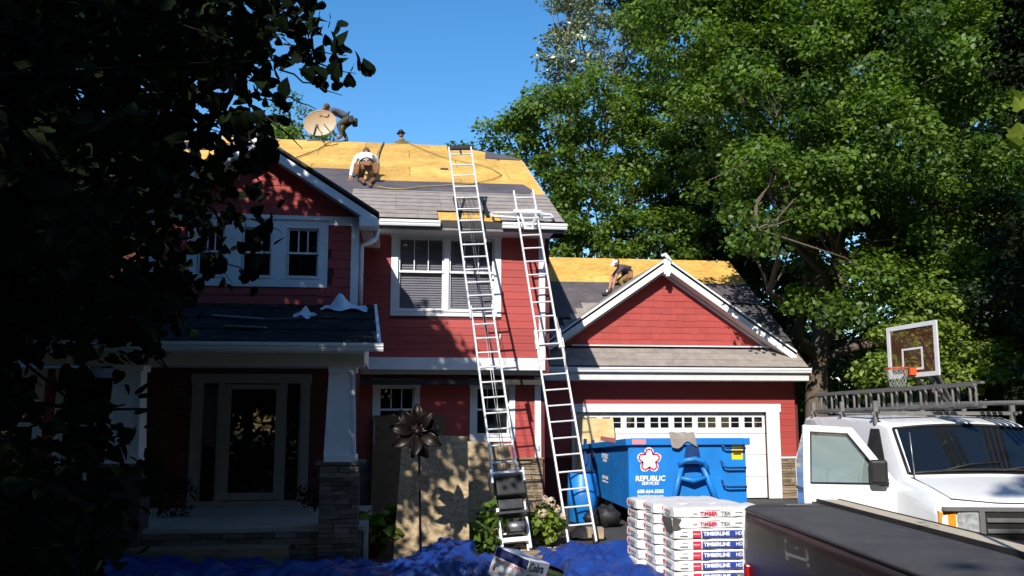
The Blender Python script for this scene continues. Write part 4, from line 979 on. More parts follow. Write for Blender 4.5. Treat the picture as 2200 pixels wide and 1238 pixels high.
for k in range(5): B().hexa([(DX0 - .09, DY0 + .55 + k * .8, zb), (DX0, DY0 + .5 + k * .8, zb), (DX0, DY0 + .68 + k * .8, zb), (DX0 - .09, DY0 + .63 + k * .8, zb), (DX0 - .05, DY0 + .55 + k * .8, zt), (DX0, DY0 + .5 + k * .8, zt), (DX0, DY0 + .68 + k * .8, zt), (DX0 - .05, DY0 + .63 + k * .8, zt)]).build('side_rib', M['bluedk'], du, False, True) if k > 2 else None
for x in (DX0 + .55, DX1 - .65): B().box(x, x + .1, DY0 + .05, DY1, .10, zb).build('skid_rail', M['bluedk'], du, False, True)
for x in (DX0 + .35, DX1 - .4):
    for y in (DY0 + .6, DY1 - .5): B().tube([(x - .06, y, .115), (x + .06, y, .115)], .115, 14).build('roller_wheel', M['steel_dark'], du, True, True)
B().hexa([(DX0 + .2, DY0 - .02, .18), (DX1 - .2, DY0 - .02, .18), (DX1 - .2, DY0 + .3, .18), (DX0 + .2, DY0 + .3, .18), (DX0, DY0, zb), (DX1, DY0, zb), (DX1, DY0 + .3, zb), (DX0, DY0 + .3, zb)]).build('lower_sill', M['bluedk'], du, False, True)
# pull frame in the shape of a letter A with its hook bar
yf = DY0 - .10
b = B().tube([(5.20, yf, .30), (5.42, yf - .02, 1.16)], .055, 8).tube([(6.16, yf, .30), (5.82, yf - .02, 1.16)], .055, 8)
b.tube([(5.34, yf - .02, .92), (5.62, yf - .05, .86), (5.92, yf - .02, .92)], [.04, .055, .04], 8)
b.build('pull_frame', M['blue'], du, True, True)
B().tube([(5.36, yf - .05, 1.15), (5.45, yf - .14, 1.24), (5.62, yf - .17, 1.27), (5.80, yf - .14, 1.22), (5.90, yf - .05, 1.10), (5.90, yf, 1.02)], .05, 10).build('hook_bar', M['blue'], du, True, True)
B().slab([(5.46, yf + .04, 1.12), (5.84, yf + .04, 1.12), (5.76, yf + .04, 1.60), (5.56, yf + .04, 1.60)], .02, (0, 1, 0)).build('hook_plate', M['bluedk'], du, False, True)
for z in (1.46, 1.09, .73):
    B().tube([(6.24, DY0 - .012, z + .12), (6.25, DY0 - .10, z + .03), (6.32, DY0 - .10, z), (6.70, DY0 - .10, z), (6.71, DY0 - .01, z)], .02, 7).build('climbing_rung', M['bluedk'], du, True, True)
def plate(x0, x1, z0, z1, m, y=DY0 - .002, name='sticker', t=.002): return B().box(x0, x1, y - t, y, z0, z1).build(name, M[m], du, False, True)
plate(6.46, 6.68, 1.24, 1.52, 'print_yellow')
for z, h in ((1.45, .018), (1.40, .012), (1.33, .03)): plate(6.49, 6.65, z, z + h, 'print_black', DY0 - .0045, 'sticker_line')
B().box(DX0 + .05, DX0 + .32, DY0 - .0735, DY0 - .0715, zt + .02, zt + .11).build('rail_sticker', M['print_pink'], du, False, True)
B().box(DX0 - .0735, DX0 - .0715, DY0 + .7, DY0 + 2.0, zt + .02, zt + .11).build('rail_sticker', M['print_pink'], du, False, True)

def star_logo(place):
    def pts(ro, ri, rnd=6):
        v = []
        for k in range(5):
            a = math.pi / 2 + k * 2 * math.pi / 5
            for j in range(-rnd, rnd + 1):
                u = j / rnd; aa = a + u * math.pi / 5; rad = ri + (ro - ri) * (1 - abs(u) ** 1.5) ** .6
                v.append((rad * math.cos(aa), rad * math.sin(aa)))
        return v
    def disc(ro, ri, z):
        v = pts(ro, ri); b = B(); b.add([(0, 0, z)] + [(x, y, z) for x, y in v], [(0, 1 + i, 1 + (i + 1) % len(v)) for i in range(len(v))]); return b
    me = disc(.245, .135, .0).mesh('star_backing', M['print_white']); place('star_backing', me)
    b = B()
    for k in range(5):      # five folded ribbon loops
        a = math.pi / 2 + k * 2 * math.pi / 5; ca, sa = math.cos(a), math.sin(a)
        def w(u, v): return (u * ca - v * sa, u * sa + v * ca, .002)
        for s in (-1, 1):
            path = [(.09, s * .085), (.205, s * .035)]
            (u0, v0), (u1, v1) = path; t = .017
            b.add([w(u0, v0 - t * s), w(u1, v1 - t * s * .9), w(u1 + .014, v1 + t * s * .9), w(u0 + .01, v0 + t * s)], [(0, 1, 2, 3) if s > 0 else (3, 2, 1, 0)])
        b.add([w(.205, -.03), w(.225, 0), w(.205, .03), w(.180, .016), w(.180, -.016)], [(0, 1, 2, 3, 4)])
    place('star_ribbon', b.mesh('star_ribbon', M['print_red']))
def front_place(cx, cz, s=1.0):
    return lambda nm, me: wlink(nm, me, du, (cx, DY0 - .004, cz), FRONT, (s, s, s))
SIDE = (R(90), 0, R(-90))
def side_place(cy, cz, s=1.0):
    return lambda nm, me: wlink(nm, me, du, (DX0 - .004, cy, cz), SIDE, (s, s, s))
star_logo(front_place(4.82, 1.24)); star_logo(side_place(19.75, 1.20, 1.1))
for body, z, sz, bo, shr in (('REPUBLIC', .895, .135, .004, .12), ('SERVICES', .805, .082, .002, .12), ('608-664-3505', .655, .092, .003, .1), ('RepublicServices.com', .575, .058, .001, .1)):
    me = text_mesh(body, sz, M['print_white'], bo, .0008, 'CENTER', shr)
    wlink('lettering', me, du, (4.83, DY0 - .004, z), FRONT)
    wlink('lettering', me, du, (DX0 - .004, 18.55, z + .32 if z > .7 else z + .12), SIDE)
# shingle scrap hanging over the rim
setp(B().grid(lambda u, v: (5.20 + .50 * u + .04 * v, DY0 - .082 - .02 * v + (.2 * (.25 - v) if v < .25 else 0), 1.665 + (.10 * min(1, (.25 - v) * 4) if v < .25 else -.26 * (v - .25) * (.75 + .35 * math.sin(u * 6.5 + .5))) + .012 * math.sin(u * 14)), 8, 6).build('shingle_scrap', M['shingle'], None, False), 'torn grey shingle scrap hanging over the front rim of the dumpster', 'scrap')
# junk under the left side of the dumpster
for k, (x, y, s, lab) in enumerate([(4.05, 16.9, .20, 'black crumpled trash bag lying nearest the front corner of the dumpster'), (4.12, 17.6, .17, 'black trash bag behind the front one, against the dumpster side'), (3.85, 17.3, .13, 'small black bag of debris left of the two larger bags')]):
    ph = k * 1.7
    o = B().ellipsoid((0, 0, 0), (s * 1.3, s * 1.1, s), 18, 12, lambda x, y, z: 1 + .16 * math.sin(7 * x + ph) * math.sin(6 * y + 2) + .10 * math.sin(13 * z + 5 * x)).build('trash_bag', M['black'], None, True)
    o.location = (x, y, s * .86); setp(o, lab, 'trash bag', 'black bags beside the dumpster')
pp = thing('blue_barrel', 'upright blue plastic drum standing left of the dumpster behind the ladder', 'barrel', (3.72, 17.6, 0))
B().tube([(3.72, 17.6, 0), (3.72, 17.6, .02), (3.72, 17.6, .30), (3.72, 17.6, .32), (3.72, 17.6, .62), (3.72, 17.6, .64), (3.72, 17.6, .92), (3.72, 17.6, .96)], [.26, .28, .28, .295, .295, .28, .28, .25], 18).build('body', M['blue'], pp, True, True)
B().tube([(3.72, 17.6, .955), (3.72, 17.6, .985)], .265, 18).build('lid', M['bluedk'], pp, True, True)
vv = thing('plywood_sheet', 'pale plywood sheet leaning on the left half of the garage door', 'plywood', (4.9, 21.1, 0))
B().hexa([(4.40, 20.95, 0), (5.36, 20.95, 0), (5.36, 20.97, 0), (4.40, 20.97, 0), (4.36, 21.41, 1.99), (5.32, 21.41, 1.97), (5.32, 21.43, 1.97), (4.36, 21.43, 1.99)]).build('sheet', M['ply'], vv, False, True)
B().beam((4.44, 20.935, 1.0), (4.40, 21.40, 1.98), .02, .02).build('edge_strip', M['brownboard'], vv, False, True)
setp(B().box(-.14, .14, -.09, .09, 0, .19).build('brick_block', M['stone'], None, False, False, .01), 'tan stone block lying between the feet of the right ladder', 'stone block').location = (3.45, 15.3, .0)
jk = setp(B().grid(lambda u, v: (3.0 + .5 * u, 15.2 + .5 * v, .02 + .16 * math.sin(u * 3.1) * math.sin(v * 3.1) + .02 * math.sin(9 * u + 7 * v)), 10, 8).build('plastic_sheet', M['black'], None, True), 'crumpled black plastic on the ground just behind the right ladder', 'plastic sheet')

# ================================================================ pallet of shingle bundles
PX, PY, PR = 3.42, 10.80, R(1.5)
pal = thing('pallet', 'wooden pallet under the stack of white wrapped shingle bundles', 'pallet', (PX, PY, 0), PR)
for k in range(7):
    B().box(-.1, 1.1, k * .215, k * .215 + .10, .085, .103).build('deck_board', M['board'], pal)
for x in (-.1, .48, 1.05): B().box(x, x + .045, 0, 1.42, .0, .083).build('stringer', M['board'], pal)
HB = .127
bund = []
for k in range(4):
    ph = k * 2.1
    def bf(u, v, ph=ph): pass
    b = B(); nx, ny, nz = 14, 6, 3; W_, D_, H_ = 1.17, .473, HB
    def warp(x, y, z):
        ex = min(x, W_ - x); ey = min(y, D_ - y); rr = .018
        zz = z
        if z > H_ / 2: zz -= .007 * math.exp(-ex / .03) + .006 * math.exp(-ey / .02)
        else: zz += .007 * math.exp(-ex / .03) + .006 * math.exp(-ey / .02)
        wv = .006 * math.sin(17 * x + ph) * math.sin(9 * y + z * 30 + ph) + .005 * math.sin(31 * x + 2 * ph + 20 * z)
        return (x + .004 * math.sin(40 * z + ph + 9 * y), y + wv * (1 if y > D_ / 2 else -1) * .9 - (.012 * math.cos(math.pi * (z / H_ - .5)) if y < .01 else -.012 * math.cos(math.pi * (z / H_ - .5)) if y > D_ - .01 else 0), zz + wv * .8)
    for (fx, nu, nv) in ((lambda u, v: warp(u * W_, 0, v * H_), nx, nz), (lambda u, v: warp((1 - u) * W_, D_, v * H_), nx, nz), (lambda u, v: warp(0, (1 - u) * D_, v * H_), ny, nz), (lambda u, v: warp(W_, u * D_, v * H_), ny, nz), (lambda u, v: warp(u * W_, v * D_, H_), nx, ny), (lambda u, v: warp(u * W_, (1 - v) * D_, 0), nx, ny)):
        b.grid(fx, nu, nv)
    bund.append(b.mesh('wrap', M['wrap'], True))
words = {}
def word(body, size, m, bold=.0, **k):
    key = (body, size, m)
    if key not in words: words[key] = text_mesh(body, size, M[m], bold, .0006, k.get('align', 'LEFT'), k.get('shear', 0), k.get('sx', 1.0))
    return words[key]
quad = {}
def rect(w_, h_, m):
    key = (w_, h_, m)
    if key not in quad: quad[key] = B().box(0, w_, -.0015, 0, 0, h_).mesh('label', M[m])
    return quad[key]
NTH = ['topmost', 'second from top', 'third from top', 'fourth from top', 'fifth from top', 'sixth from top', 'lowest']
for lay in range(7):
    for c in range(3):
        lx = -.085 * c + rng.uniform(-.012, .012); ly = c * .475 + rng.uniform(-.006, .006); lz = .105 + (6 - lay) * (HB + .0008)
        wp = WORLD[pal] @ Vector((lx, ly, lz))
        pos = ('front column of the pallet', 'middle column of the pallet', 'back column of the pallet')[c]
        pr_t = ('red printed shingle bundle, ' if lay < 2 else 'blue printed shingle bundle, ') if c == 0 else 'white wrapped shingle bundle, '
        t = thing('shingle_bundle', pr_t + NTH[lay] + ' in the ' + pos, 'shingle bundle', wp, PR + R(rng.uniform(-1.2, 1.2)), 'wrapped shingle bundles stacked on the pallet')
        link('wrap', bund[(lay * 2 + c) % 4], t)
        yf_ = -.021
        if c == 0:
            if lay < 2:
                link('lettering', word('TIMBER', .058, 'print_red', .002, sx=1.15), t, (.34, yf_, .050), FRONT); link('lettering', word('TEX', .058, 'print_grey', .001, sx=1.15), t, (.61, yf_, .050), FRONT)
                link('label', rect(.09, .008, 'print_grey'), t, (.80, yf_, .055)); link('label', rect(.05, .006, 'print_red'), t, (.25, yf_, .05)); link('label', rect(.20, .006, 'print_pink'), t, (.40, yf_, .088))
            else:
                link('label', rect(.105, .082, 'print_red'), t, (.235, yf_, .022)); link('label', rect(.52, .078, 'print_blue'), t, (.355, yf_, .024))
                link('lettering', word('SHINGLES', .018, 'print_white', .0005), t, (.242, yf_ - .003, .062), FRONT)
                link('lettering', word('TIMBERLINE', .062, 'print_white', .0025, sx=1.02), t, (.372, yf_ - .003, .062), FRONT); link('lettering', word('HD', .060, 'print_white', .001), t, (.785, yf_ - .003, .062), FRONT)
                for k in range(3): link('label', rect(.055, .008, 'print_grey'), t, (.895, yf_ + .001, .035 + k * .024))
                link('label', rect(.10, .007, 'print_grey'), t, (.07, yf_ + .001, .04)); link('label', rect(.07, .006, 'print_grey'), t, (.10, yf_ + .001, .085))
        # print on the end that faces the house walk
        ER = (R(90), 0, R(-90))
        link('label', B().box(0, .001, 0, .07, 0, .05).mesh('label', M['print_red']) if (lay, c) == (0, 0) else rect(.07, .045, 'print_red'), t, (-.0075, .40, .05), (0, 0, R(-90)))
        link('lettering', word('TIMBERLINE', .042, 'print_grey', .001), t, (-.0075, .31, .070), (R(90), R(0), R(-90)))
        link('label', rect(.17, .018, 'print_grey'), t, (-.0075, .29, .022), (0, 0, R(-90)))
        if (lay, c) == (1, 0):
            b = B().grid(lambda u, v: (-.012 + .10 * u * (1 - .3 * v), .02 + .0 * u, .0), 1, 1)
            tw = B().add([(-.016, .36, .125), (-.016, .02, .13), (-.016, -.03, -.02), (-.016, .12, -.06), (-.016, .30, .0)], [(4, 3, 2, 1, 0)]).add([(-.016, -.030, .13), (.10, -.030, .12), (.06, -.030, .06), (.09, -.030, .0), (-.016, -.030, -.02)], [(4, 3, 2, 1, 0)])
            tw.build('torn_patch', M['shingle_dark'], t)

# ================================================================ leaning panels, spinner, box, tarps
o1 = thing('osb_panel', 'weathered strand board leaning upright with a notched top, leftmost', 'panel', (.58, 13.6, 0))
B().slab([(.02, 13.58, .0), (1.15, 13.58, .0), (1.13, 13.86, 1.78), (.62, 13.86, 1.80), (.55, 13.84, 1.62), (.42, 13.84, 1.60), (.36, 13.86, 1.82), (.13, 13.86, 1.82)], .018, (0, 1, 0)).build('sheet', M['osb_old'], o1, False, True)
o2 = thing('osb_panel', 'second strand board sheet leaning behind, half hidden by the hoist ladder', 'panel', (1.5, 14.9, 0))
B().slab([(1.22, 14.9, .0), (2.0, 14.9, .0), (1.98, 15.3, 1.62), (1.20, 15.3, 1.66)], .018, (0, 1, 0)).build('sheet', M['osb_old'], o2, False, True)
o3 = thing('brown_panel', 'brown board propped against the wall under the small left window', 'panel', (.3, 18.3, 0))
B().hexa([(-.43, 18.12, 0), (1.05, 18.12, 0), (1.05, 18.14, 0), (-.43, 18.14, 0), (-.43, 18.46, 2.07), (1.05, 18.46, 2.09), (1.05, 18.48, 2.09), (-.43, 18.48, 2.07)]).build('sheet', M['brownboard'], o3, False, True)
B().beam((-.40, 18.36, 1.5), (-.40, 18.43, 2.0), .02, .02).build('edge_strip', M['board'], o3, False, True)

sp = thing('wind_spinner', 'dark bronze flower shaped wind spinner on a tall thin pole', 'garden spinner', (.39, 12.25, 0))
B().tube([(.39, 12.25, 0), (.36, 12.25, 1.0), (.33, 12.22, 1.92)], .016, 8).build('pole', M['bronze'], sp, True, True)
B().ellipsoid((.31, 12.12, 1.90), (.055, .07, .055), 12, 8).build('hub', M['bronze'], sp, True, True)
def petal(L, w_, cup):
    b = B(); b.grid(lambda u, v: ((u - .5) * 2 * w_ * math.sin(math.pi * min(.97, .08 + .92 * v)) ** .75, -cup * math.sin(v * 2.6) + .35 * w_ * (1 - (2 * u - 1) ** 2), .05 + L * v), 6, 9)
    o = b.mesh('petal', M['bronze'], True); return o
pm = petal(.33, .085, .12); pm2 = petal(.25, .07, -.07)
for ring, (me, nP, cnt, yy_) in enumerate(((pm, 9, 0, 12.16), (pm2, 8, .3, 12.08))):
    for k in range(nP):
        a = 2 * math.pi * (k + cnt) / nP
        o = wlink('petal', me, sp, (.31, yy_, 1.90), (R(rng.uniform(-22, 22)), a, R(rng.uniform(-25, 25))))
        mo = o.modifiers.new('thickness', 'SOLIDIFY'); mo.thickness = .004

CRW = Matrix.Rotation(R(20), 3, 'Y') @ Matrix.Rotation(R(-38), 3, 'Z')
bw, bl, bh = .50, .55, .36
near = Vector((1.66, 10.9, .39)) - CRW @ Vector((bw, 0, bh))
bx = thing('carton', 'white printed carton with a navy band, tipped on its edge in the foreground', 'box', near, 0, None, CRW.to_euler())
B().box(0, bw, 0, bl, 0, bh).build('body', M['carton'], bx, False, False, .006)
link('print_band', B().box(.010, bw - .010, -.0015, .0, bh - .12, bh - .008).mesh('print_band', M['navy']), bx)
link('lettering', word('SNOW COUNTRY', .052, 'print_red', .001), bx, (.04, -.002, bh - .155), FRONT)
link('lettering', word('10', .05, 'print_grey', .0), bx, (.30, -.002, .10), FRONT); link('label', rect(.14, .12, 'print_white'), bx, (.24, -.0005, .05)); link('label', rect(.03, .05, 'print_red'), bx, (.05, -.0005, .07))
XF = (R(90), 0, R(90))
link('lettering', word('Cobra', .15, 'print_black', .003), bx, (bw + .002, .03, bh - .085), XF)
link('lettering', word('SNOW', .16, 'print_red', .004), bx, (bw + .002, .02, bh - .235), XF)

def tarp(name, label, x0, x1, y0, y1, hf, nu, nv, seed, edge=.14):
    def f(u, v):
        x = x0 + (x1 - x0) * u; y = y0 + (y1 - y0) * v
        x += edge * math.sin(v * 9 + seed) * (abs(u - .5) * 2) ** 3; y += edge * math.sin(u * 13 + seed * 2) * (abs(v - .5) * 2) ** 3
        e_ = min(u, 1 - u, v, 1 - v)
        z = hf(x, y) * min(1, e_ * 9)
        tri = lambda q: abs((q / 6.2832) % 1.0 - .5) * 2
        w_ = .075 * tri(5.1 * x + 3.3 * math.sin(2.3 * y + seed)) * tri(2.2 * y + x + seed) + .050 * tri(7.7 * y - 5 * math.sin(1.7 * x + seed)) + .030 * tri(13 * x + 9 * y + 3 * math.sin(3 * y)) + .022 * tri(23 * x - 17 * y + 2 * math.sin(9 * x)) + .012 * tri(41 * y + 29 * x) - .05
        return (x, y, max(.004, .035 + z + 1.7 * w_ * min(1, e_ * 12)))
    o = B().grid(f, nu, nv).build(name, M['tarp'], None, True); return setp(o, label, 'tarp')
tarp('tarp', 'long crumpled blue tarp in shade spread over the bed in front of the porch', -5.0, 1.9, 11.2, 12.75, lambda x, y: .08 + .36 * math.exp(-((x + 4.1) ** 2 + (y - 12.4) ** 2) / .5) + .14 * math.exp(-((x - .6) ** 2) / .3) + .05 * math.sin(x * 1.9) ** 2, 190, 46, 1.3)
tarp('tarp', 'bright sunlit blue tarp heaped beside the shingle pallet', 2.15, 3.62, 10.9, 13.9, lambda x, y: .05 + .20 * math.exp(-((x - 3.1) ** 2 + (y - 12.6) ** 2) / .35), 70, 100, 4.1)
tarp('tarp', 'small folded blue tarp lying against the foot of the leaning strand board', .62, 1.22, 13.0, 13.5, lambda x, y: .20 * math.sin(max(0, min(1, (y - 12.95) / .5)) * 1.6), 30, 24, 2.2, .05)
# garden edging, gravel, plants
for k, (a, b_, r) in enumerate((((1.7, 13.35, .05), (2.9, 13.62, .05), .06), ((2.95, 13.64, .05), (4.0, 13.98, .05), .06), ((2.1, 13.05, .04), (3.5, 13.45, .04), .05))):
    setp(B().beam(a, b_, .13, .11).build('edging_timber', M['timber'], None, False, False, .012), ('weathered landscape timber edging the bed below the hydrangea', 'weathered edging timber running on below the right ladder', 'short front edging timber half under the bright tarp')[k], 'timber')
gv = []
for k in range(1500):
    x = rng.uniform(1.6, 3.9); gv.append((x, 13.75 + .26 * (x - 1.9) + rng.gauss(0, .16), rng.uniform(.0, .03), rng.uniform(.012, .034)))
b = B()
for (x, y, z, s) in gv:
    c = [(x + rng.uniform(-s, s) * .3 + s * dx, y + s * dy, z + s * dz * .8) for dx, dy, dz in ((1, 0, 0), (0, 1, 0), (-1, 0, 0), (0, -1, 0), (0, 0, 1))]
    b.add(c, [(0, 1, 4), (1, 2, 4), (2, 3, 4), (3, 0, 4)])
setp(b.build('gravel', M['gravel']), 'tan gravel strip along the edge of the planting bed', 'gravel', kind='stuff')

def shrub(name, label, base, lob, m, size, per, cat='shrub', per_m3=14, shape=KITE, faces=KITE_F, up=.9):
    t = thing(name, label, cat, base)
    st = B()
    for L in lob:
        for k in range(4): st.tube(wobble(base, (L[0] + rng.uniform(-.1, .1), L[1] + rng.uniform(-.1, .1), L[2]), 3, .2), [.012, .010, .007, .004], 5)
    st.build('stem', M['bark_dark'], t, True, True)
    C = clumps(lob, per_m3, .10, .18, .3); P, O, T = clump_leaves(C, per * 16, .8)
    link('foliage', leaves('foliage', P - np.array(base), size, M[m], shape, faces, out=O, tone=T, up=up), t); return t, C
hy, C = shrub('hydrangea', 'leafy hydrangea with cream pink flower heads between the two ladder feet', (2.45, 14.75, 0), [(2.45, 14.7, .30, .34, .28, .24), (2.35, 14.75, .48, .26, .22, .2), (2.65, 14.7, .25, .25, .22, .2)], 'leafE', .085, 70, 'flowering shrub', 110, HEART, HEART_F)
for (x, y, z, s) in [(2.22, 14.62, .66, .075), (2.40, 14.48, .53, .085), (2.55, 14.55, .70, .09), (2.64, 14.45, .60, .07), (2.46, 14.65, .74, .07), (2.10, 14.5, .46, .055), (2.74, 14.5, .48, .06)]:
    b = B()
    for k in range(46):
        dv = Vector((rng.gauss(0, 1), rng.gauss(0, 1), rng.gauss(.2, 1))).normalized(); c = Vector((x, y, z)) + dv * s * .85; r = s * .26
        u = dv.orthogonal().normalized(); w_ = dv.cross(u)
        b.add([c + u * r, c + w_ * r, c - u * r, c - w_ * r, c + dv * r * .4], [(0, 1, 4), (1, 2, 4), (2, 3, 4), (3, 0, 4)])
    setp(b.build('flower_head', M['flower'], hy, False, True), kind='stuff')
shrub('hosta', 'yellow green leafy plant left of the leaning strand board', (-.25, 14.0, 0), [(-.25, 13.9, .35, .42, .35, .3), (-.45, 14.0, .2, .3, .3, .2), (-.05, 13.9, .55, .2, .2, .2)], 'leafE', .12, 40, 'shrub', 60, HEART, HEART_F)
shrub('peony', 'dark green shrub in front of the right strand board left of the winch', (1.45, 14.1, 0), [(1.40, 14.1, .35, .3, .25, .35), (1.55, 14.2, .6, .2, .2, .2)], 'leafA', .10, 40, 'shrub', 80, HEART, HEART_F)
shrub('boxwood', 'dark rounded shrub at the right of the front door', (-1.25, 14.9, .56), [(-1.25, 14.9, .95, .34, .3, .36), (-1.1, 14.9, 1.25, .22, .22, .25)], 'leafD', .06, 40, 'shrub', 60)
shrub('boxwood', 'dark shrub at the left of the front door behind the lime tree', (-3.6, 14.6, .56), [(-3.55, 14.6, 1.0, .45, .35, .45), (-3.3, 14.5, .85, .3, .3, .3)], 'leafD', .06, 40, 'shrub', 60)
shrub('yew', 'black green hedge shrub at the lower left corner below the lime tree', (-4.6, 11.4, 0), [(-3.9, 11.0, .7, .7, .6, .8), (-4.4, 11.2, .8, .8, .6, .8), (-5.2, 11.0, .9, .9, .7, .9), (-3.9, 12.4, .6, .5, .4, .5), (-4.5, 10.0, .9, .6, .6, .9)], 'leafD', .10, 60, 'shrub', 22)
# scraps on the porch roof
def psheet(name, label, m, pts, cat):
    b = B(); b.add([(x, y, pz(y) + .02 + h) for x, y, h in pts], [tuple(range(len(pts)))]); return setp(b.build(name, M[m]), label, cat)
def crumple(name, label, x, y, w_, d_, h, m, seed, cat):
    f = lambda u, v: (x + w_ * (u - .5) + .04 * math.sin(9 * v + seed), y + d_ * (v - .5) + .05 * math.sin(8 * u + seed), pz(y + d_ * (v - .5)) + .03 + h * math.exp(-((u - .45) ** 2 + (v - .5) ** 2) / .03) + .03 * math.sin(10 * u + seed) * math.sin(8 * v + 2 * seed) + .02)
    return setp(B().grid(f, 18, 10).build(name, M[m], None, True), label, cat)
crumple('plastic_sheet', 'crumpled white plastic lying high on the right of the porch roof', -.88, 15.2, .72, .40, .24, 'paper', 1.0, 'plastic sheet')
crumple('plastic_sheet', 'small bluish crumpled plastic lower on the porch roof, left of the white one', -1.45, 14.45, .30, .34, .14, 'paper', 2.3, 'plastic sheet')
for k, (a, b_, lab) in enumerate([((-2.85, 14.35), (-2.05, 14.05), 'bent white metal flashing strip lying left on the porch roof'), ((-2.05, 14.05), (-1.45, 14.15), 'shorter grey flashing strip at the middle of the porch roof'), ((-2.5, 13.5), (-1.9, 13.35), 'thin tan lath scrap near the porch gutter')]):
    setp(B().beam((*a, pz(a[1]) + .05), (*b_, pz(b_[1]) + .06), .09, .02).build('flashing_strip' if k < 2 else 'lath', M[('paper', 'alu_dull', 'board')[k]]), lab, 'scrap')

# ================================================================ basketball hoop
hp = thing('basketball_hoop', 'basketball hoop with a clear backboard, orange rim and net above the van', 'basketball hoop', (11.0, 16.6, 0))
H0, H1 = Vector((9.99, 16.94, 2.80)), Vector((10.22, 15.60, 2.84)); ux = (H1 - H0).normalized(); HH = 1.05; nn = Vector((-ux.y, ux.x, 0)).normalized()
if nn.x > 0: nn = -nn
def hq(u, v, w_=0): return H0 + ux * u + Vector((0, 0, v)) + nn * w_
WB = (H1 - H0).length
def hbar(u0, u1, v0, v1, w0, w1): return B().hexa([hq(u0, v0, w1), hq(u1, v0, w1), hq(u1, v0, w0), hq(u0, v0, w0), hq(u0, v1, w1), hq(u1, v1, w1), hq(u1, v1, w0), hq(u0, v1, w0)])
ft = .085
b = hbar(0, WB, 0, ft, -.02, .02); b2 = hbar(0, WB, HH - ft, HH, -.02, .02); b.add(b2.v, b2.f)
for u in (0, WB - ft): b2 = hbar(u, u + ft, ft, HH - ft, -.019, .019); b.add(b2.v, b2.f)
b.build('frame', M['frame_white'], hp, False, True)
M['acrylic'] = glass_mat('acrylic_red_reflection', (.88, .84, .80), .80, .03, (.22, .085, .06))  # red brown body colour stands in for the house's reflection
hbar(ft, WB - ft, ft, HH - ft, -.005, .005).build('backboard_pane', M['acrylic'], hp, False, True)
um = WB / 2; s2 = .285; b = MB()
for a in ((um - s2, um + s2, .14, .18), (um - s2, um + s2, .54, .58), (um - s2, um - s2 + .045, .18, .54), (um + s2 - .045, um + s2, .18, .54)):
    b2 = hbar(*a, .006, .010); b.add(b2.v, b2.f)
b.build('target_square', M['frame_white'], hp, False, True)
rc = hq(um, .17, .40)
B().tube([rc + ux * .23 * math.cos(a) + nn * .23 * math.sin(a) for a in [2 * math.pi * k / 24 for k in range(25)]], .012, 7).build('rim', M['rim'], hp, True, True)
hbar(um - .10, um + .10, .04, .18, .011, .16).build('rim_bracket', M['rim'], hp, False, True)
b = B()
for k in range(14):
    for s in (-1, 1):
        pts = []
        for j in range(7):
            a = 2 * math.pi * (k + s * j * .5) / 14; r_ = .225 - .085 * (j / 6) ** .7; pts.append(rc + ux * r_ * math.cos(a) + nn * r_ * math.sin(a) - Vector((0, 0, .06 * j)))
        b.tube(pts, .0045, 4, False)
b.build('net', M['net'], hp, True, True)
B().tube([(11.05, 16.55, 0), (11.0, 16.55, 2.4)], .065, 10).build('pole', M['steel_dark'], hp, True, True)
for v in (.15, .75):
    for u in (um - .2, um + .2): B().beam(hq(u, v, -.03), (11.0, 16.5, 2.2 + v * .25), .04, .05).build('arm', M['alu_dull'], hp, False, True)
hbar(um - .3, um + .3, .10, .16, -.08, -.02).build('mount', M['steel_dark'], hp, False, True)
# ================================================================ white work van
van = thing('work_van', 'white work van with its side door swung open and a ladder on the roof rack', 'van', (6.14, 7.9, 0), R(-11))
ST = [(.03, .92, .92, 1.16, .88, 1.26, .02), (.12, .965, .965, 1.22, .90, 1.325, .03), (.60, .99, .985, 1.28, .89, 1.40, .045), (.98, 1.0, .985, 1.34, .90, 1.455, .035), (1.80, 1.0, .99, 1.40, .77, 2.0, .05), (2.25, 1.0, 1.0, 1.42, .81, 2.07, .055), (3.6, 1.0, 1.0, 1.42, .83, 2.08, .06), (5.15, 1.0, 1.0, 1.42, .83, 2.06, .05), (5.35, .96, .97, 1.40, .80, 1.98, .03)]
def ring(y, hw, hb, zb, ht, zt, c):
    L_ = [(-hw * .97, .42), (-hw, .60), (-hw, .95), (-hb, zb), (-ht, zt), (-ht * .93, zt + c * .55), (0, zt + c)]
    return [(x, y, z) for x, z in L_] + [(-x, y, z) for x, z in L_[-2::-1]]
rings = [ring(*s) for s in ST]; nR = len(rings[0])
b = B(); vs = [p for r_ in rings for p in r_]; fs = []
for i in range(len(rings) - 1):
    for k in range(nR - 1): fs.append((i * nR + k, i * nR + k + 1, (i + 1) * nR + k + 1, (i + 1) * nR + k))
fs.append(tuple(range(nR))[::-1]); fs.append(tuple((len(rings) - 1) * nR + k for k in range(nR)))
b.add(vs, fs)
body = b.build('body', M['van'], van, True)
bv = body.modifiers.new('bevel', 'BEVEL'); bv.width = .03; bv.segments = 3; bv.limit_method = 'ANGLE'; bv.angle_limit = R(24)
body.data.polygons.foreach_set('use_smooth', [True] * len(body.data.polygons))
def sub(o, n_=1): pass
def lerp3(a, b_, t): return tuple(a[i] + (b_[i] - a[i]) * t for i in range(3))
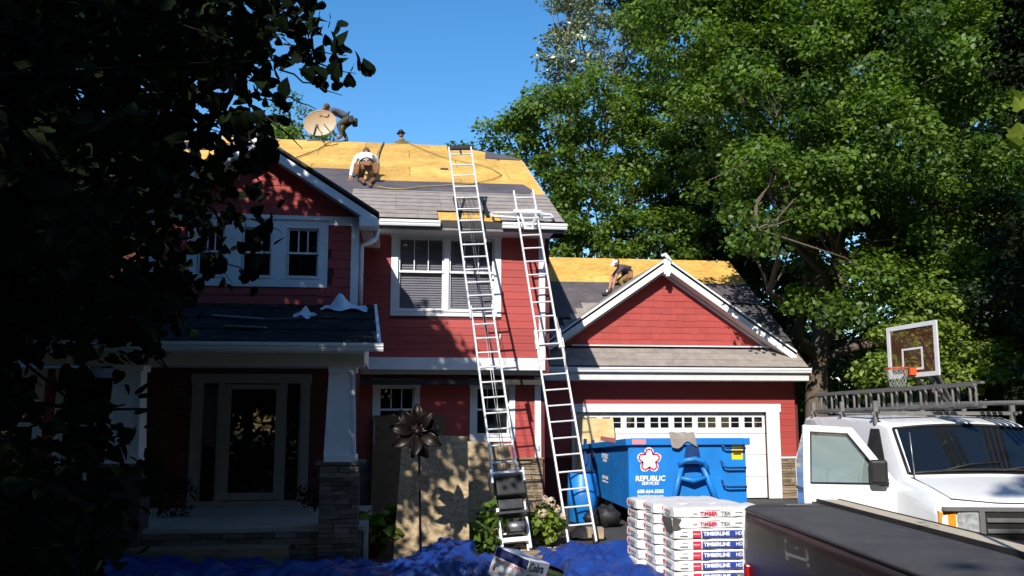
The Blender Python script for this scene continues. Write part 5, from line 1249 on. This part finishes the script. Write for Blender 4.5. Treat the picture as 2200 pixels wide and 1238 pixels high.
# windscreen standing just proud of the slanted front of the cab
def ws(u, v, off=.012):
    y = 1.04 + v * .70; hw = (.90 + (.77 - .90) * (y - .98) / .82) - .045; z = 1.455 + (2.0 - 1.455) * (y - .98) / .82 + .045 * (1 - u * u)
    return (u * hw, y - off * .8, z + off * .9)
b = B().grid(lambda u, v: ws(2 * u - 1, v), 10, 4)
b.build('windscreen', glass_mat('windscreen_glass', (.10, .12, .14), .3), van, True)
b = B()
for pts in ([ws(-1 + .2 * k, 0, .02) for k in range(11)], [ws(-1 + .2 * k, 1, .02) for k in range(11)], [ws(-1, .25 * k, .02) for k in range(5)], [ws(1, .25 * k, .02) for k in range(5)]): b.tube(pts, .016, 6)
b.build('windscreen_seal', M['black'], van, True)
for s in (-.55, .25):
    B().tube([ws(s - .1, -.03, .03), ws(s + .35, .10, .03), ws(s + .75, .14, .03)], .010, 5).build('wiper', M['black'], van, True)
B().grid(lambda u, v: (-.84 + 1.68 * u, 1.0 + .07 * v, 1.505 + .02 * v + .02 * (1 - (2 * u - 1) ** 2)), 8, 2).build('cowl', M['black'], van, True)
# dim things behind the glass: seat back and papers on the dash
B().box(-.62, -.22, 1.5, 1.6, 1.2, 1.62).build('seat_back', M['print_blue'], van, False, False, .04)
# front: grille, lamps, bumper
B().box(-.55, .55, -.005, .045, .78, 1.22).build('grille_back', M['black'], van)
for k in range(4): B().box(-.53, .53, -.03, .0, .83 + k * .10, .87 + k * .10).build('grille_bar', M['chrome'], van, False, False, .006)
B().box(-.60, -.55, -.03, .03, .76, 1.24).build('grille_surround', M['chrome'], van); B().box(.55, .60, -.03, .03, .76, 1.24).build('grille_surround', M['chrome'], van)
B().box(-.92, .92, -.028, .04, 1.235, 1.27).build('grille_header', M['chrome'], van)
for s in (-1, 1):
    B().hexa([(s * .60, -.02, 1.03), (s * .79, -.004, 1.03), (s * .79, .06, 1.03), (s * .60, .05, 1.03), (s * .60, -.02, 1.225), (s * .79, -.004, 1.225), (s * .79, .06, 1.225), (s * .60, .05, 1.225)] if s > 0 else [(s * .79, -.004, 1.03), (s * .60, -.02, 1.03), (s * .60, .05, 1.03), (s * .79, .06, 1.03), (s * .79, -.004, 1.225), (s * .60, -.02, 1.225), (s * .60, .05, 1.225), (s * .79, .06, 1.225)]).build('headlight', M['lens'], van, False, False, .012)
    x0, x1 = (.80, .945) if s > 0 else (-.945, -.80)
    B().hexa([(x0, .01 if s > 0 else .05, 1.03), (x1, .05 if s > 0 else .01, 1.03), (x1, .12, 1.03), (x0, .12, 1.03), (x0, .01 if s > 0 else .05, 1.225), (x1, .05 if s > 0 else .01, 1.225), (x1, .12, 1.225), (x0, .12, 1.225)]).build('turn_signal', M['orange'], van, False, False, .01)
B().box(-.96, .96, -.09, .06, .42, .60).build('bumper', M['chrome'], van, False, False, .03)
em = MB(); em.add([(.15 * math.cos(a), -.036, .98 + .07 * math.sin(a)) for a in [2 * math.pi * k / 24 for k in range(24)]], [tuple(range(23, -1, -1))]); em.build('emblem', M['print_blue'], van)
link('lettering', word('Ford', .10, 'print_white', .0005, align='CENTER', shear=.3), van, (0, -.038, .98), FRONT)
for y in (1.0, 4.4):
    for s in (-1, 1):
        B().tube([(s * .74, y, .36), (s * .99, y, .36)], .36, 22).build('tyre', M['black'], van, True); B().tube([(s * .985, y, .36), (s * 1.0, y, .36)], .2, 18).build('rim', M['steel'], van, True)
for s in (-1, 1):
    B().tube([(s * .80, .10, 1.335), (s * .815, .5, 1.405), (s * .84, .97, 1.475)], .007, 5).build('bonnet_seam', M['black'], van, True)
    B().tube([(s * .998, .25, 1.02), (s * 1.003, 1.0, 1.06)], .006, 5).build('wing_crease', M['alu_dull'], van, True)
B().tube([(-.80, .10, 1.337), (-.4, .055, 1.305), (0, .045, 1.30), (.4, .055, 1.305), (.80, .10, 1.337)], .006, 5).build('bonnet_edge', M['black'], van, True)
B().ellipsoid((-.30, 1.32, 1.56), (.06, .06, .07), 10, 8).build('dash_ornament', M['flower'], van, True)
B().tube([(-.82, .93, 1.46), (-.83, .98, 1.95)], .006, 6).build('aerial', M['steel'], van, True)
# black sheet on the body standing in for the dark open doorway, pillar line and side body seams
for s in (-1,):
    B().add([(s * 1.015, 1.12, .55), (s * 1.015, 2.05, .55), (s * 1.015, 2.05, 1.42), (s * .87, 2.10, 1.97), (s * .84, 1.88, 1.97), (s * 1.02, 1.16, 1.45)], [(0, 1, 2, 3, 4, 5)]).build('doorway_dark_sheet', M['black'], van)
    for y in (2.2, 3.5): B().box(s * 1.004 - .003, s * 1.004 + .003, y, y + .012, .5, 1.42).build('panel_seam', M['black'], van)
    B().box(s * 1.0 - .012, s * 1.0 + .012, 2.15, 5.2, 1.0, 1.04).build('side_moulding', M['alu_dull'], van)
# the open door
dt = link('front_door', bpy.data.meshes.new('front_door'), van, (-.955, 1.06, 0), (0, 0, R(180 - 8.5)))     # local x runs from hinge to latch edge
b = B(); T_ = .035
def dpoly(p): return b.slab([(x, -T_, z) for x, z in p], 2 * T_, (0, 1, 0))
for quad_ in ([(0, .52), (.97, .52), (.98, 1.40), (0, 1.40)], [(0, 1.40), (.10, 1.40), (.50, 1.93), (.44, 2.0)], [(.44, 2.0), (.50, 1.93), (.88, 1.95), (.96, 2.03)], [(.88, 1.95), (.90, 1.40), (.98, 1.40), (.96, 2.03)]): dpoly(quad_)
b.mesh('x', M['van']); md = b.mesh('front_door', M['van']); dt.data = md
bv = dt.modifiers.new('bevel', 'BEVEL'); bv.width = .012; bv.segments = 2; bv.limit_method = 'ANGLE'
B().slab([(.10, -.004, 1.40), (.90, -.004, 1.40), (.88, -.004, 1.95), (.50, -.004, 1.93)], .008, (0, 1, 0)).build('window', glass_mat('door_glass', (.88, .95, .95), .5, .03, (.26, .33, .33)), dt)
b = B(); path = [(.10, 1.40), (.90, 1.40), (.88, 1.95), (.50, 1.93), (.10, 1.40)]
b2 = B().tube([(x, .036, z) for x, z in path], .012, 6); b2.build('window_seal', M['black'], dt, True)
B().box(.12, .30, .05, .17, 1.40, 1.66).build('wing_mirror', M['black'], dt, False, False, .03); B().box(.10, .2, .036, .06, 1.38, 1.46).build('mirror_foot', M['black'], dt)
B().box(.02, .96, .036, .040, .60, .66).build('lower_trim', M['alu_dull'], dt)
for z in (.75, 1.25): B().box(-.03, .02, .0, .045, z, z + .09).build('hinge', M['alu_dull'], dt)
B().box(.78, .90, .036, .05, 1.16, 1.20).build('handle', M['black'], dt, False, False, .006)
B().box(.0, .97, .036, .042, 1.04, 1.055).build('crease', M['van'], dt)
# roof rack
for y in (2.1, 3.4, 4.8):
    B().beam((-.85, y, 2.15), (.85, y, 2.15), .04, .04).build('rack_bar', M['alu_dull'], van)
    for s in (-1, 1): B().beam((s * .80, y, 2.02), (s * .80, y, 2.30), .05, .05).build('rack_post', M['alu_dull'], van)
for s in (-1, 1): B().beam((s * .80, 1.9, 2.16), (s * .80, 5.0, 2.16), .025, .025).build('rack_rail', M['alu_dull'], van)
Wv = WORLD[van]
lr, *_ = ladder('roof_ladder', 'dull grey ladder lying on edge on the roof rack of the van', Wv @ Vector((-.72, 4.95, 2.29)), Wv @ Vector((.10, 1.25, 2.36)), .27, [(0, 1, 0, 0), (.04, .99, -.05, .07)], 'alu_dull', rail=(.028, .05), upright=True)
pr2 = thing('conduit_bundle', 'bundle of long grey poles lying on the far side of the van rack', 'poles', Wv @ Vector((.5, 1.0, 2.26)))
for k in range(4): B().tube([Wv @ Vector((.40 + k * .07, .8 + .1 * k, 2.27)), Wv @ Vector((.45 + k * .07, 5.2, 2.27))], .025, 7).build('pole', M['alu_dull'], pr2, True, True)

# ================================================================ dark maroon pickup in the near right corner
car = thing('pickup_truck', 'dark maroon pickup bed with a dusty black cover in the lower right corner', 'truck', (3.87, 7.0, 0), R(-5.5))
def plan(k, hw, y0, y1, r_, n=8):
    pts = []
    for cx, cy, a0 in ((hw - .1, y0 + .1, -90), (hw - .14, y1 - .14, 0), (-hw + r_, y1 - r_, 90), (-hw + .1, y0 + .1, 180)):
        rr = r_ if a0 == 90 else .1 if a0 != 0 else .14
        for j in range(n):
            a = R(a0 + 90 * j / (n - 1)); pts.append((cx + rr * math.cos(a), cy + rr * math.sin(a), k))
    return pts
def loft(levels, m, name, cap=True, parent=car):
    rs = [plan(*l) for l in levels]; n = len(rs[0]); b = B(); fs = []
    for i in range(len(rs) - 1):
        for k in range(n): j = (k + 1) % n; fs.append((i * n + k, i * n + j, (i + 1) * n + j, (i + 1) * n + k))
    if cap: fs += [tuple(range((len(rs) - 1) * n, len(rs) * n)), tuple(range(n - 1, -1, -1))]
    b.add([p for r_ in rs for p in r_], fs); return b.build(name, m if not isinstance(m, str) else M[m], parent, True)
HWT, Y0, Y1 = .575, -4.3, 1.85
loft([(.38, HWT - .02, Y0, Y1, .40), (.50, HWT + .02, Y0, Y1, .42), (.80, HWT + .03, Y0, Y1, .42), (1.10, HWT + .012, Y0, Y1, .42), (1.205, HWT, Y0, Y1, .42)], 'maroon', 'bed_side')
loft([(1.205, HWT + .006, Y0, Y1 + .006, .42), (1.222, HWT + .008, Y0, Y1 + .008, .42)], 'maroon', 'rail_trim')
b = B(); lev = [(1.0, 1.2225), (.99, 1.236), (.95, 1.245), (.6, 1.252), (.05, 1.256)]; rs = plan(0, HWT - .004, Y0, Y1 - .004, .42); n_ = len(rs); vv_ = []; fs = []; ym = (Y0 + Y1) / 2
for s, z in lev:
    for p_ in rs: vv_.append((p_[0] * s, ym + (p_[1] - ym) * (1 - (1 - s) * .18), z))
for i in range(len(lev) - 1):
    for k in range(n_): j = (k + 1) % n_; fs.append((i * n_ + k, i * n_ + j, (i + 1) * n_ + j, (i + 1) * n_ + k))
fs.append(tuple((len(lev) - 1) * n_ + k for k in range(n_))); b.add(vv_, fs); b.build('bed_cover', M['dusty'], car, True)
B().box(-HWT + .03, HWT - .2, Y1 - .42, Y1 - .40, 1.2565, 1.2585).build('cover_seam', M['black'], car)
B().box(-.15, .10, Y1 - .30, Y1 - .22, 1.254, 1.262).build('cover_latch', M['alu_dull'], car, False, False, .003)
for s in (-1, 1): B().box(s * HWT - .055, s * HWT + .055, Y1 - .50 if s < 0 else Y1 - .2, Y1 - .40 if s < 0 else Y1 - .06, .42, .72).build('taillight', M['redlens'], car, False, False, .02)
B().box(-HWT - .03, -HWT + .02, Y0, Y1 - .55, .60, .64).build('side_crease', M['maroon'], car, False, False, .01)
B().box(-HWT, HWT, Y1 + .0, Y1 + .10, .38, .54).build('bumper', M['chrome'], car, False, False, .02)
for s in (-1, 1):
    for y in (-5.0, .3): B().tube([(s * .40, y, .35), (s * .60, y, .35)], .35, 22).build('wheel', M['black'], car, True)
loft([(.45, .60, -6.2, -4.32, .2), (1.15, .62, -6.2, -4.32, .2)], 'maroon', 'cab'); loft([(1.15, .60, -5.9, -4.4, .2), (1.62, .52, -5.6, -4.5, .2)], glass_mat('tinted_glass', (.05, .05, .06), .2, .03), 'cab_glass'); loft([(1.62, .53, -5.6, -4.48, .2), (1.67, .48, -5.5, -4.6, .2)], 'maroon', 'cab_roof')
Cw = WORLD[car]
bd = thing('lumber_board', 'long pale board lying lengthwise on the black bed cover of the maroon pickup', 'board', Cw @ Vector((.44, 0, 1.26)))
def cq(x, y, z): return Cw @ Vector((x, y, z))
def strip(x0, x1, z0, z1): return B().hexa([cq(x0, -4.2, z0), cq(x1, -4.2, z0), cq(x1 - .07, 1.8, z0), cq(x0 - .07, 1.8, z0), cq(x0, -4.2, z1), cq(x1, -4.2, z1), cq(x1 - .07, 1.8, z1), cq(x0 - .07, 1.8, z1)])
strip(.335, .545, 1.256, 1.285).build('plank', M['board'], bd, False, True)
for x in (.320, .5455): strip(x, x + .0145, 1.256, 1.293).build('edge_strip', M['edge'], bd, False, True)
# ================================================================ the roofers
def seg_dist(P, a, b):
    ab = b - a; t = np.clip(((P - a) @ ab) / max(1e-9, ab @ ab), 0, 1); return np.linalg.norm(P - (a + t[:, None] * ab), axis=1)

BONES = [('pelvis', 'spine'), ('spine', 'chest'), ('chest', 'neck'), ('neck', 'head')]
for s in 'LR': BONES += [('chest', 'sh' + s), ('sh' + s, 'el' + s), ('el' + s, 'wr' + s), ('pelvis', 'hip' + s), ('hip' + s, 'kn' + s), ('kn' + s, 'an' + s), ('an' + s, 'toe' + s)]
RAD = dict(pelvis=.145, spine=.135, chest=.155, neck=.062, head=.058, sh=.078, el=.050, wr=.034, hip=.108, kn=.070, an=.052, toe=.045)

def person(label, J, face, wear, sleeve='short', hair=None, hat=None, curl=Vector((0, 0, -1))):
    J = {k: Vector(v) for k, v in J.items()}
    base = (J['anL'] + J['anR']) / 2; base.z = min(J['anL'].z, J['anR'].z, J['toeL'].z, J['toeR'].z)
    t = thing('person', label, 'person', base)
    names = list(J); me = bpy.data.meshes.new('skeleton')
    idx = {n_: i for i, n_ in enumerate(n_ for n_ in names)}
    me.from_pydata([tuple(J[n_] - base) for n_ in names], [(idx[a], idx[b_]) for a, b_ in BONES], [])
    o = bpy.data.objects.new('skeleton', me); col.objects.link(o)
    sk = o.modifiers.new('skin', 'SKIN'); ss = o.modifiers.new('sub', 'SUBSURF'); ss.levels = 2; ss.render_levels = 2
    for n_, i in idx.items():
        r_ = RAD.get(n_) or RAD[n_[:-1]]; v = me.skin_vertices[0].data[i]; v.radius = (r_, r_); v.use_root = (n_ == 'pelvis')
    dg = bpy.context.evaluated_depsgraph_get(); bm_ = bpy.data.meshes.new_from_object(o.evaluated_get(dg)); bpy.data.objects.remove(o)
    # clothes follow the nearest bone
    order = ['skin', wear['shirt'], wear['pants'], wear['boot']]
    def mi(a, b_):
        if 'toe' in b_ or ('an' in a and 'toe' in b_): return 3
        if a.startswith(('hip', 'kn')) or b_.startswith('hip'): return 2
        if a in ('neck',): return 0
        if a.startswith('el'): return 1 if sleeve == 'long' else 0
        return 1
    n_ = len(bm_.polygons); cen = np.zeros(n_ * 3); bm_.polygons.foreach_get('center', cen); cen = cen.reshape(-1, 3)
    D_ = np.stack([seg_dist(cen, np.array(J[a] - base), np.array(J[b_] - base)) / (1.0 if 'chest' != a else 1.1) for a, b_ in BONES]); near = D_.argmin(0)
    midx = np.array([mi(*bn) for bn in BONES])[near]
    pel = np.array(J['pelvis'] - base); up_ = np.array((J['spine'] - J['pelvis']).normalized())
    sp_ = np.array([i for i, bn in enumerate(BONES) if bn == ('pelvis', 'spine')])
    midx[(near == sp_[0]) & (((cen - pel) @ up_) < .09)] = 2
    mb = MB(); co = [tuple(v.co) for v in bm_.vertices]
    mb.v = co; mb.f = [list(p.vertices) for p in bm_.polygons]; mb.m = [int(x) for x in midx]
    # head with brow, nose, jaw and ears
    F_ = Vector(face).normalized(); upv = (J['head'] - J['neck']).normalized(); upv = (upv - F_ * upv.dot(F_)).normalized(); rt_ = F_.cross(upv)
    hc_ = J['head'] + upv * .09 - base; RM = Matrix((rt_, F_, upv)).transposed()
    h = B().ellipsoid((0, 0, 0), (.078, .098, .118), 16, 12, lambda x, y, z: 1 + (.06 if y > .6 and z < -.3 else 0) - (.05 if abs(x) > .8 and z < -.3 else 0))
    h.hexa([(-.014, .085, -.035), (.014, .085, -.035), (.018, .06, -.035), (-.018, .06, -.035), (-.008, .10, .02), (.008, .10, .02), (.01, .08, .025), (-.01, .08, .025)])
    h.hexa([(-.014, .118, -.034), (.014, .118, -.034), (.016, .09, -.036), (-.016, .09, -.036), (-.006, .10, .02), (.006, .10, .02), (.01, .08, .02), (-.01, .08, .02)])
    for s in (-1, 1): h.ellipsoid((s * .080, -.005, -.005), (.012, .022, .032), 8, 6)
    mb.k = 0; mb.add([tuple(RM @ Vector(p) + hc_) for p in h.v], h.f)
    e = B()
    for s in (-1, 1): e.ellipsoid((s * .032, .090, .018), (.011, .007, .007), 8, 6)
    # hands: palm, four unequal curled fingers, thumb from the side of the palm
    for s in 'LR':
        wr, el = J['wr' + s] - base, J['el' + s] - base; d_ = (wr - el).normalized(); dn = curl.normalized()
        sd_ = d_.cross(dn); sd_ = sd_.normalized() if sd_.length > .05 else d_.orthogonal().normalized(); nn_ = sd_.cross(d_).normalized()
        if nn_.dot(dn) < 0: nn_ = -nn_
        mb.tube([wr - d_ * .02, wr + d_ * .03, wr + d_ * .085], [.030, .040, .036], 8)
        for k, L_ in enumerate((.068, .078, .074, .058)):
            a = wr + d_ * .075 + sd_ * (.033 - .022 * k); m1 = a + d_ * L_ * .5 + nn_ * L_ * .15; m2 = m1 + d_ * L_ * .25 + nn_ * L_ * .45
            mb.tube([a, m1, m2], [.0105, .009, .007], 6)
        a = wr + d_ * .03 + sd_ * .032; mb.tube([a, a + sd_ * .025 + d_ * .03 + nn_ * .01, a + sd_ * .022 + d_ * .058 + nn_ * .028], [.013, .011, .008], 6)
    bo = mb.build('body', [M[k] for k in order], t, True)
    e.v = [tuple(RM @ Vector(p) + hc_) for p in e.v]; e.build('eyes', M['print_black'], t, True)
    def onhead(b, nm, m):
        b.v = [tuple(RM @ Vector(p) + hc_) for p in b.v]; return b.build(nm, M[m], t, True)
    if hair: onhead(B().ellipsoid((0, -.012, .022), (.085, .100, .112), 16, 10, lambda x, y, z: 1.02 + .04 * math.sin(9 * x) * math.sin(11 * z) if not (y > .35 and z < .35) else .86), 'hair', hair)
    if hat:
        kind, m = hat
        b = B()
        if kind == 'cap':
            b.ellipsoid((0, 0, .045), (.086, .106, .085), 16, 10, lambda x, y, z: 1 if z > -.15 else .9); b.grid(lambda u, v: ((u - .5) * .15 * (1 - .25 * v * v), .09 + .085 * v, .045 - .02 * v - .02 * (2 * u - 1) ** 2), 6, 4)
        else:
            b.ellipsoid((0, 0, .055), (.092, .112, .088), 16, 10); b.grid(lambda u, v: ((.085 + .055 * v) * math.cos(2 * math.pi * u), (.105 + .055 * v) * math.sin(2 * math.pi * u), .045 - .02 * v), 20, 2, True)
        onhead(b, 'hat', m)
    return t, base

def belt(t, base, J, m='leather', pouches=()):
    pel = Vector(J['pelvis']) - base; up_ = (Vector(J['spine']) - Vector(J['pelvis'])).normalized(); u = up_.orthogonal().normalized(); w_ = up_.cross(u)
    c = pel + up_ * .085
    B().tube([c + (u * math.cos(a) + w_ * math.sin(a)) * .158 for a in [2 * math.pi * k / 20 for k in range(21)]], .022, 6).build('belt', M['black'], t, True)
    for (pt, sx, sy, sz) in pouches:
        p = Vector(pt) - base
        o = B().hexa([(-sx * .8, -sy, -sz), (sx * .8, -sy, -sz), (sx * .8, sy, -sz), (-sx * .8, sy, -sz), (-sx, -sy, sz), (sx, -sy, sz), (sx, sy, sz), (-sx, sy, sz)]).build('tool_pouch', M[m], t, False, False, .02); o.location = p; o.rotation_euler = (R(rng.uniform(-20, 20)), R(rng.uniform(-20, 20)), R(rng.uniform(-30, 30)))

# kneeling roofer seen from behind
J = dict(pelvis=(-.74, 20.22, 7.80), spine=(-.75, 20.40, 7.98), chest=(-.77, 20.62, 8.14), neck=(-.78, 20.84, 8.24), head=(-.78, 20.92, 8.26),
         shL=(-1.00, 20.70, 8.12), elL=(-1.10, 20.72, 7.86), wrL=(-1.12, 20.56, 7.62), shR=(-.54, 20.70, 8.12), elR=(-.48, 20.85, 7.90), wrR=(-.60, 20.98, 7.84),
         hipL=(-.84, 20.20, 7.74), knL=(-.90, 20.44, 7.54), anL=(-.80, 19.98, 7.36), toeL=(-.78, 19.84, 7.29), hipR=(-.64, 20.20, 7.74), knR=(-.58, 20.36, 7.50), anR=(-.66, 19.86, 7.28), toeR=(-.62, 19.68, 7.18))
t, b0 = person('kneeling roofer in a white shirt and brown work trousers seen from behind on the felt', J, (0, .75, -.6), dict(shirt='shirt_white', pants='pants_brown', boot='boot'), 'long', 'hair')
belt(t, b0, J, 'leather', [((-.96, 20.16, 7.70), .075, .06, .12), ((-.52, 20.16, 7.72), .075, .06, .12), ((-.74, 20.05, 7.80), .10, .03, .06)])
# roofer on the ridge bent over the dish
J = dict(pelvis=(-1.47, 25.32, 10.62), spine=(-1.66, 25.28, 10.73), chest=(-1.86, 25.24, 10.80), neck=(-2.04, 25.20, 10.82), head=(-2.11, 25.18, 10.80),
         shL=(-1.95, 25.04, 10.76), elL=(-2.04, 25.00, 10.54), wrL=(-2.20, 25.02, 10.56), shR=(-1.95, 25.40, 10.78), elR=(-2.05, 25.42, 10.56), wrR=(-2.22, 25.28, 10.58),
         hipL=(-1.50, 25.22, 10.56), knL=(-1.76, 25.10, 10.34), anL=(-1.64, 25.12, 10.00), toeL=(-1.80, 25.08, 9.90), hipR=(-1.46, 25.42, 10.56), knR=(-1.66, 25.46, 10.30), anR=(-1.50, 25.45, 9.98), toeR=(-1.66, 25.42, 9.91))
t, b0 = person('roofer in a slate shirt and dark trousers bending over a satellite dish on the ridge', J, (-1, -.15, -.35), dict(shirt='shirt_grey', pants='pants_green', boot='boot'), 'short', 'hair')
belt(t, b0, J, 'black', [((-1.40, 25.12, 10.52), .07, .06, .10), ((-1.30, 25.34, 10.50), .08, .07, .12)])
# head and shoulders beyond the ridge
J = dict(pelvis=(.10, 26.35, 9.75), spine=(.10, 26.3, 9.93), chest=(.09, 26.22, 10.11), neck=(.07, 26.16, 10.29), head=(.06, 26.15, 10.37),
         shL=(-.11, 26.24, 10.19), elL=(-.20, 26.12, 9.95), wrL=(-.10, 25.9, 9.75), shR=(.28, 26.22, 10.19), elR=(.36, 26.10, 9.95), wrR=(.24, 25.9, 9.75),
         hipL=(0, 26.36, 9.71), knL=(-.04, 26.1, 9.50), anL=(-.02, 26.5, 9.30), toeL=(0, 26.65, 9.24), hipR=(.2, 26.36, 9.71), knR=(.24, 26.1, 9.50), anR=(.22, 26.5, 9.30), toeR=(.22, 26.65, 9.24))
person('roofer in a dark brimmed hat peering over the ridge, only head and shoulders showing', J, (-.15, -1, -.05), dict(shirt='shirt_olive', pants='pants_brown', boot='boot'), 'long', 'hair', ('brim', 'black'))
# roofer crouching on the garage roof
J = dict(pelvis=(6.52, 24.28, 5.98), spine=(6.46, 24.20, 6.12), chest=(6.34, 24.10, 6.20), neck=(6.19, 24.00, 6.20), head=(6.13, 23.97, 6.20),
         shL=(6.28, 23.90, 6.16), elL=(6.10, 23.86, 5.94), wrL=(6.00, 23.88, 5.62), shR=(6.26, 24.20, 6.14), elR=(6.04, 24.20, 5.90), wrR=(5.94, 24.06, 5.60),
         hipL=(6.50, 24.16, 5.92), knL=(6.22, 24.02, 5.78), anL=(6.42, 24.06, 5.50), toeL=(6.28, 23.98, 5.44), hipR=(6.52, 24.40, 5.94), knR=(6.24, 24.40, 5.84), anR=(6.46, 24.42, 5.72), toeR=(6.32, 24.36, 5.66))
t, b0 = person('roofer in a white cap and plum shirt crouching on the garage roof felt', J, (-.8, -.2, -.55), dict(shirt='shirt_dark', pants='pants_tan', boot='boot'), 'short', 'hair', ('cap', 'shirt_white'))
belt(t, b0, J, 'leather', [((6.56, 24.10, 5.96), .07, .06, .10)])

# ---- things lying on or standing at the roofs
ds_ = thing('satellite_dish', 'large beige oval satellite dish held on edge at the ridge', 'satellite dish', (-2.26, 25.0, 9.95))
b = B(); cx, cy, cz = -2.26, 24.98, 10.33
def dish(u, v, off=0):
    a = 2 * math.pi * u; r_ = v; return (cx + .45 * r_ * math.cos(a), cy + .09 * (1 - r_ * r_) + off - .06 * r_ * math.sin(a), cz + .355 * r_ * math.sin(a) + .05 * r_ * math.cos(a))
b.grid(lambda u, v: dish(u, v), 36, 8, True); b.grid(lambda u, v: dish(1 - u, v, .012), 36, 8, True); b.build('reflector', M['cream'], ds_, True, True)
B().tube([Vector(dish(u / 36, 1, .006)) for u in range(37)], .012, 6).build('rim', M['cream'], ds_, True, True)
B().tube([(cx + .05, cy + .05, cz - .30), (cx - .05, cy - .30, cz - .22)], .018, 6).build('feed_arm', M['steel'], ds_, True, True); B().box(cx - .09, cx - .01, cy - .36, cy - .28, cz - .26, cz - .17).build('feed_horn', M['steel_dark'], ds_, False, True, .01)
link('lettering', word('DIRECTV', .055, 'print_grey', .0), ds_, (-.02, -.015, .18), FRONT)
for s in (-1, 1): B().beam((cx + s * .1, cy + .1, cz), (cx + .12 + s * .30, cy + .02, 9.93), .03, .03).build('mount_leg', M['steel_dark'], ds_, False, True)
def cord(name, label, pts, r_, m, cat, fn=mz, lift=.06):
    P_ = [Vector((x, y, fn(y) + lift)) for x, y in pts]; out = []
    for i in range(len(P_) - 1):
        p0, p1, p2, p3 = P_[max(i - 1, 0)], P_[i], P_[i + 1], P_[min(i + 2, len(P_) - 1)]
        for k in range(6):
            t = k / 6; out.append(.5 * ((2 * p1) + (p2 - p0) * t + (2 * p0 - 5 * p1 + 4 * p2 - p3) * t * t + (3 * p1 - p0 - 3 * p2 + p3) * t ** 3))
    out.append(P_[-1]); return setp(B().tube(out, r_, 6).build(name, M[m], None, True), label, cat)
cord('air_hose', 'tan air hose looping across the bare boards and felt of the main roof', [(-.48, 19.75), (-.16, 19.62), (.15, 19.64), (.57, 19.9), (1.12, 20.1), (1.68, 20.32), (2.17, 20.77), (2.51, 21.31), (2.51, 21.62), (2.21, 22.39), (1.28, 23.23), (.49, 24.7), (.32, 25.12)], .014, 'hose', 'hose')
cord('safety_rope', 'dark safety rope running straight down from the ridge to the kneeling roofer', [(-.44, 25.15), (-.52, 23.5), (-.58, 20.6)], .013, 'rope', 'rope')
cord('safety_rope', 'thin second rope beside the dark one, ending higher up the boards', [(-.45, 25.1), (-.66, 22.6), (-.85, 21.6)], .008, 'rope', 'rope')
cord('cable', 'dark cable trailing from the satellite dish down the boards towards the bay gable', [(-1.6, 25.02), (-1.95, 24.85), (-2.15, 23.85), (-2.5, 22.85), (-2.75, 22.3)], .014, 'rope', 'cable')
cord('cable', 'short curled dark cable at the foot of the satellite dish', [(-2.6, 24.9), (-2.2, 25.0), (-2.0, 24.3), (-1.7, 24.6)], .012, 'rope', 'cable')
ng = thing('nail_gun', 'dark roofing nailer lying at the hands of the roofer on the garage', 'nail gun', (5.84, 23.9, gz(23.9)))
B().box(-.16, .12, -.05, .05, .05, .13).build('magazine', M['steel_dark'], ng, False, False, .01); B().tube([(.06, 0, .1), (.10, 0, .26)], .03, 8).build('handle', M['black'], ng, True); B().tube([(-.02, 0, .06), (-.02, .0, .24)], .045, 10).build('cylinder', M['steel'], ng, True)
setp(B().box(1.05, 1.25, 21.9, 21.98, mz(21.94) + .02, mz(21.94) + .05).build('shingle_chip', M['edge']), 'dark chip lying on the bare boards in the middle of the main roof', 'scrap')
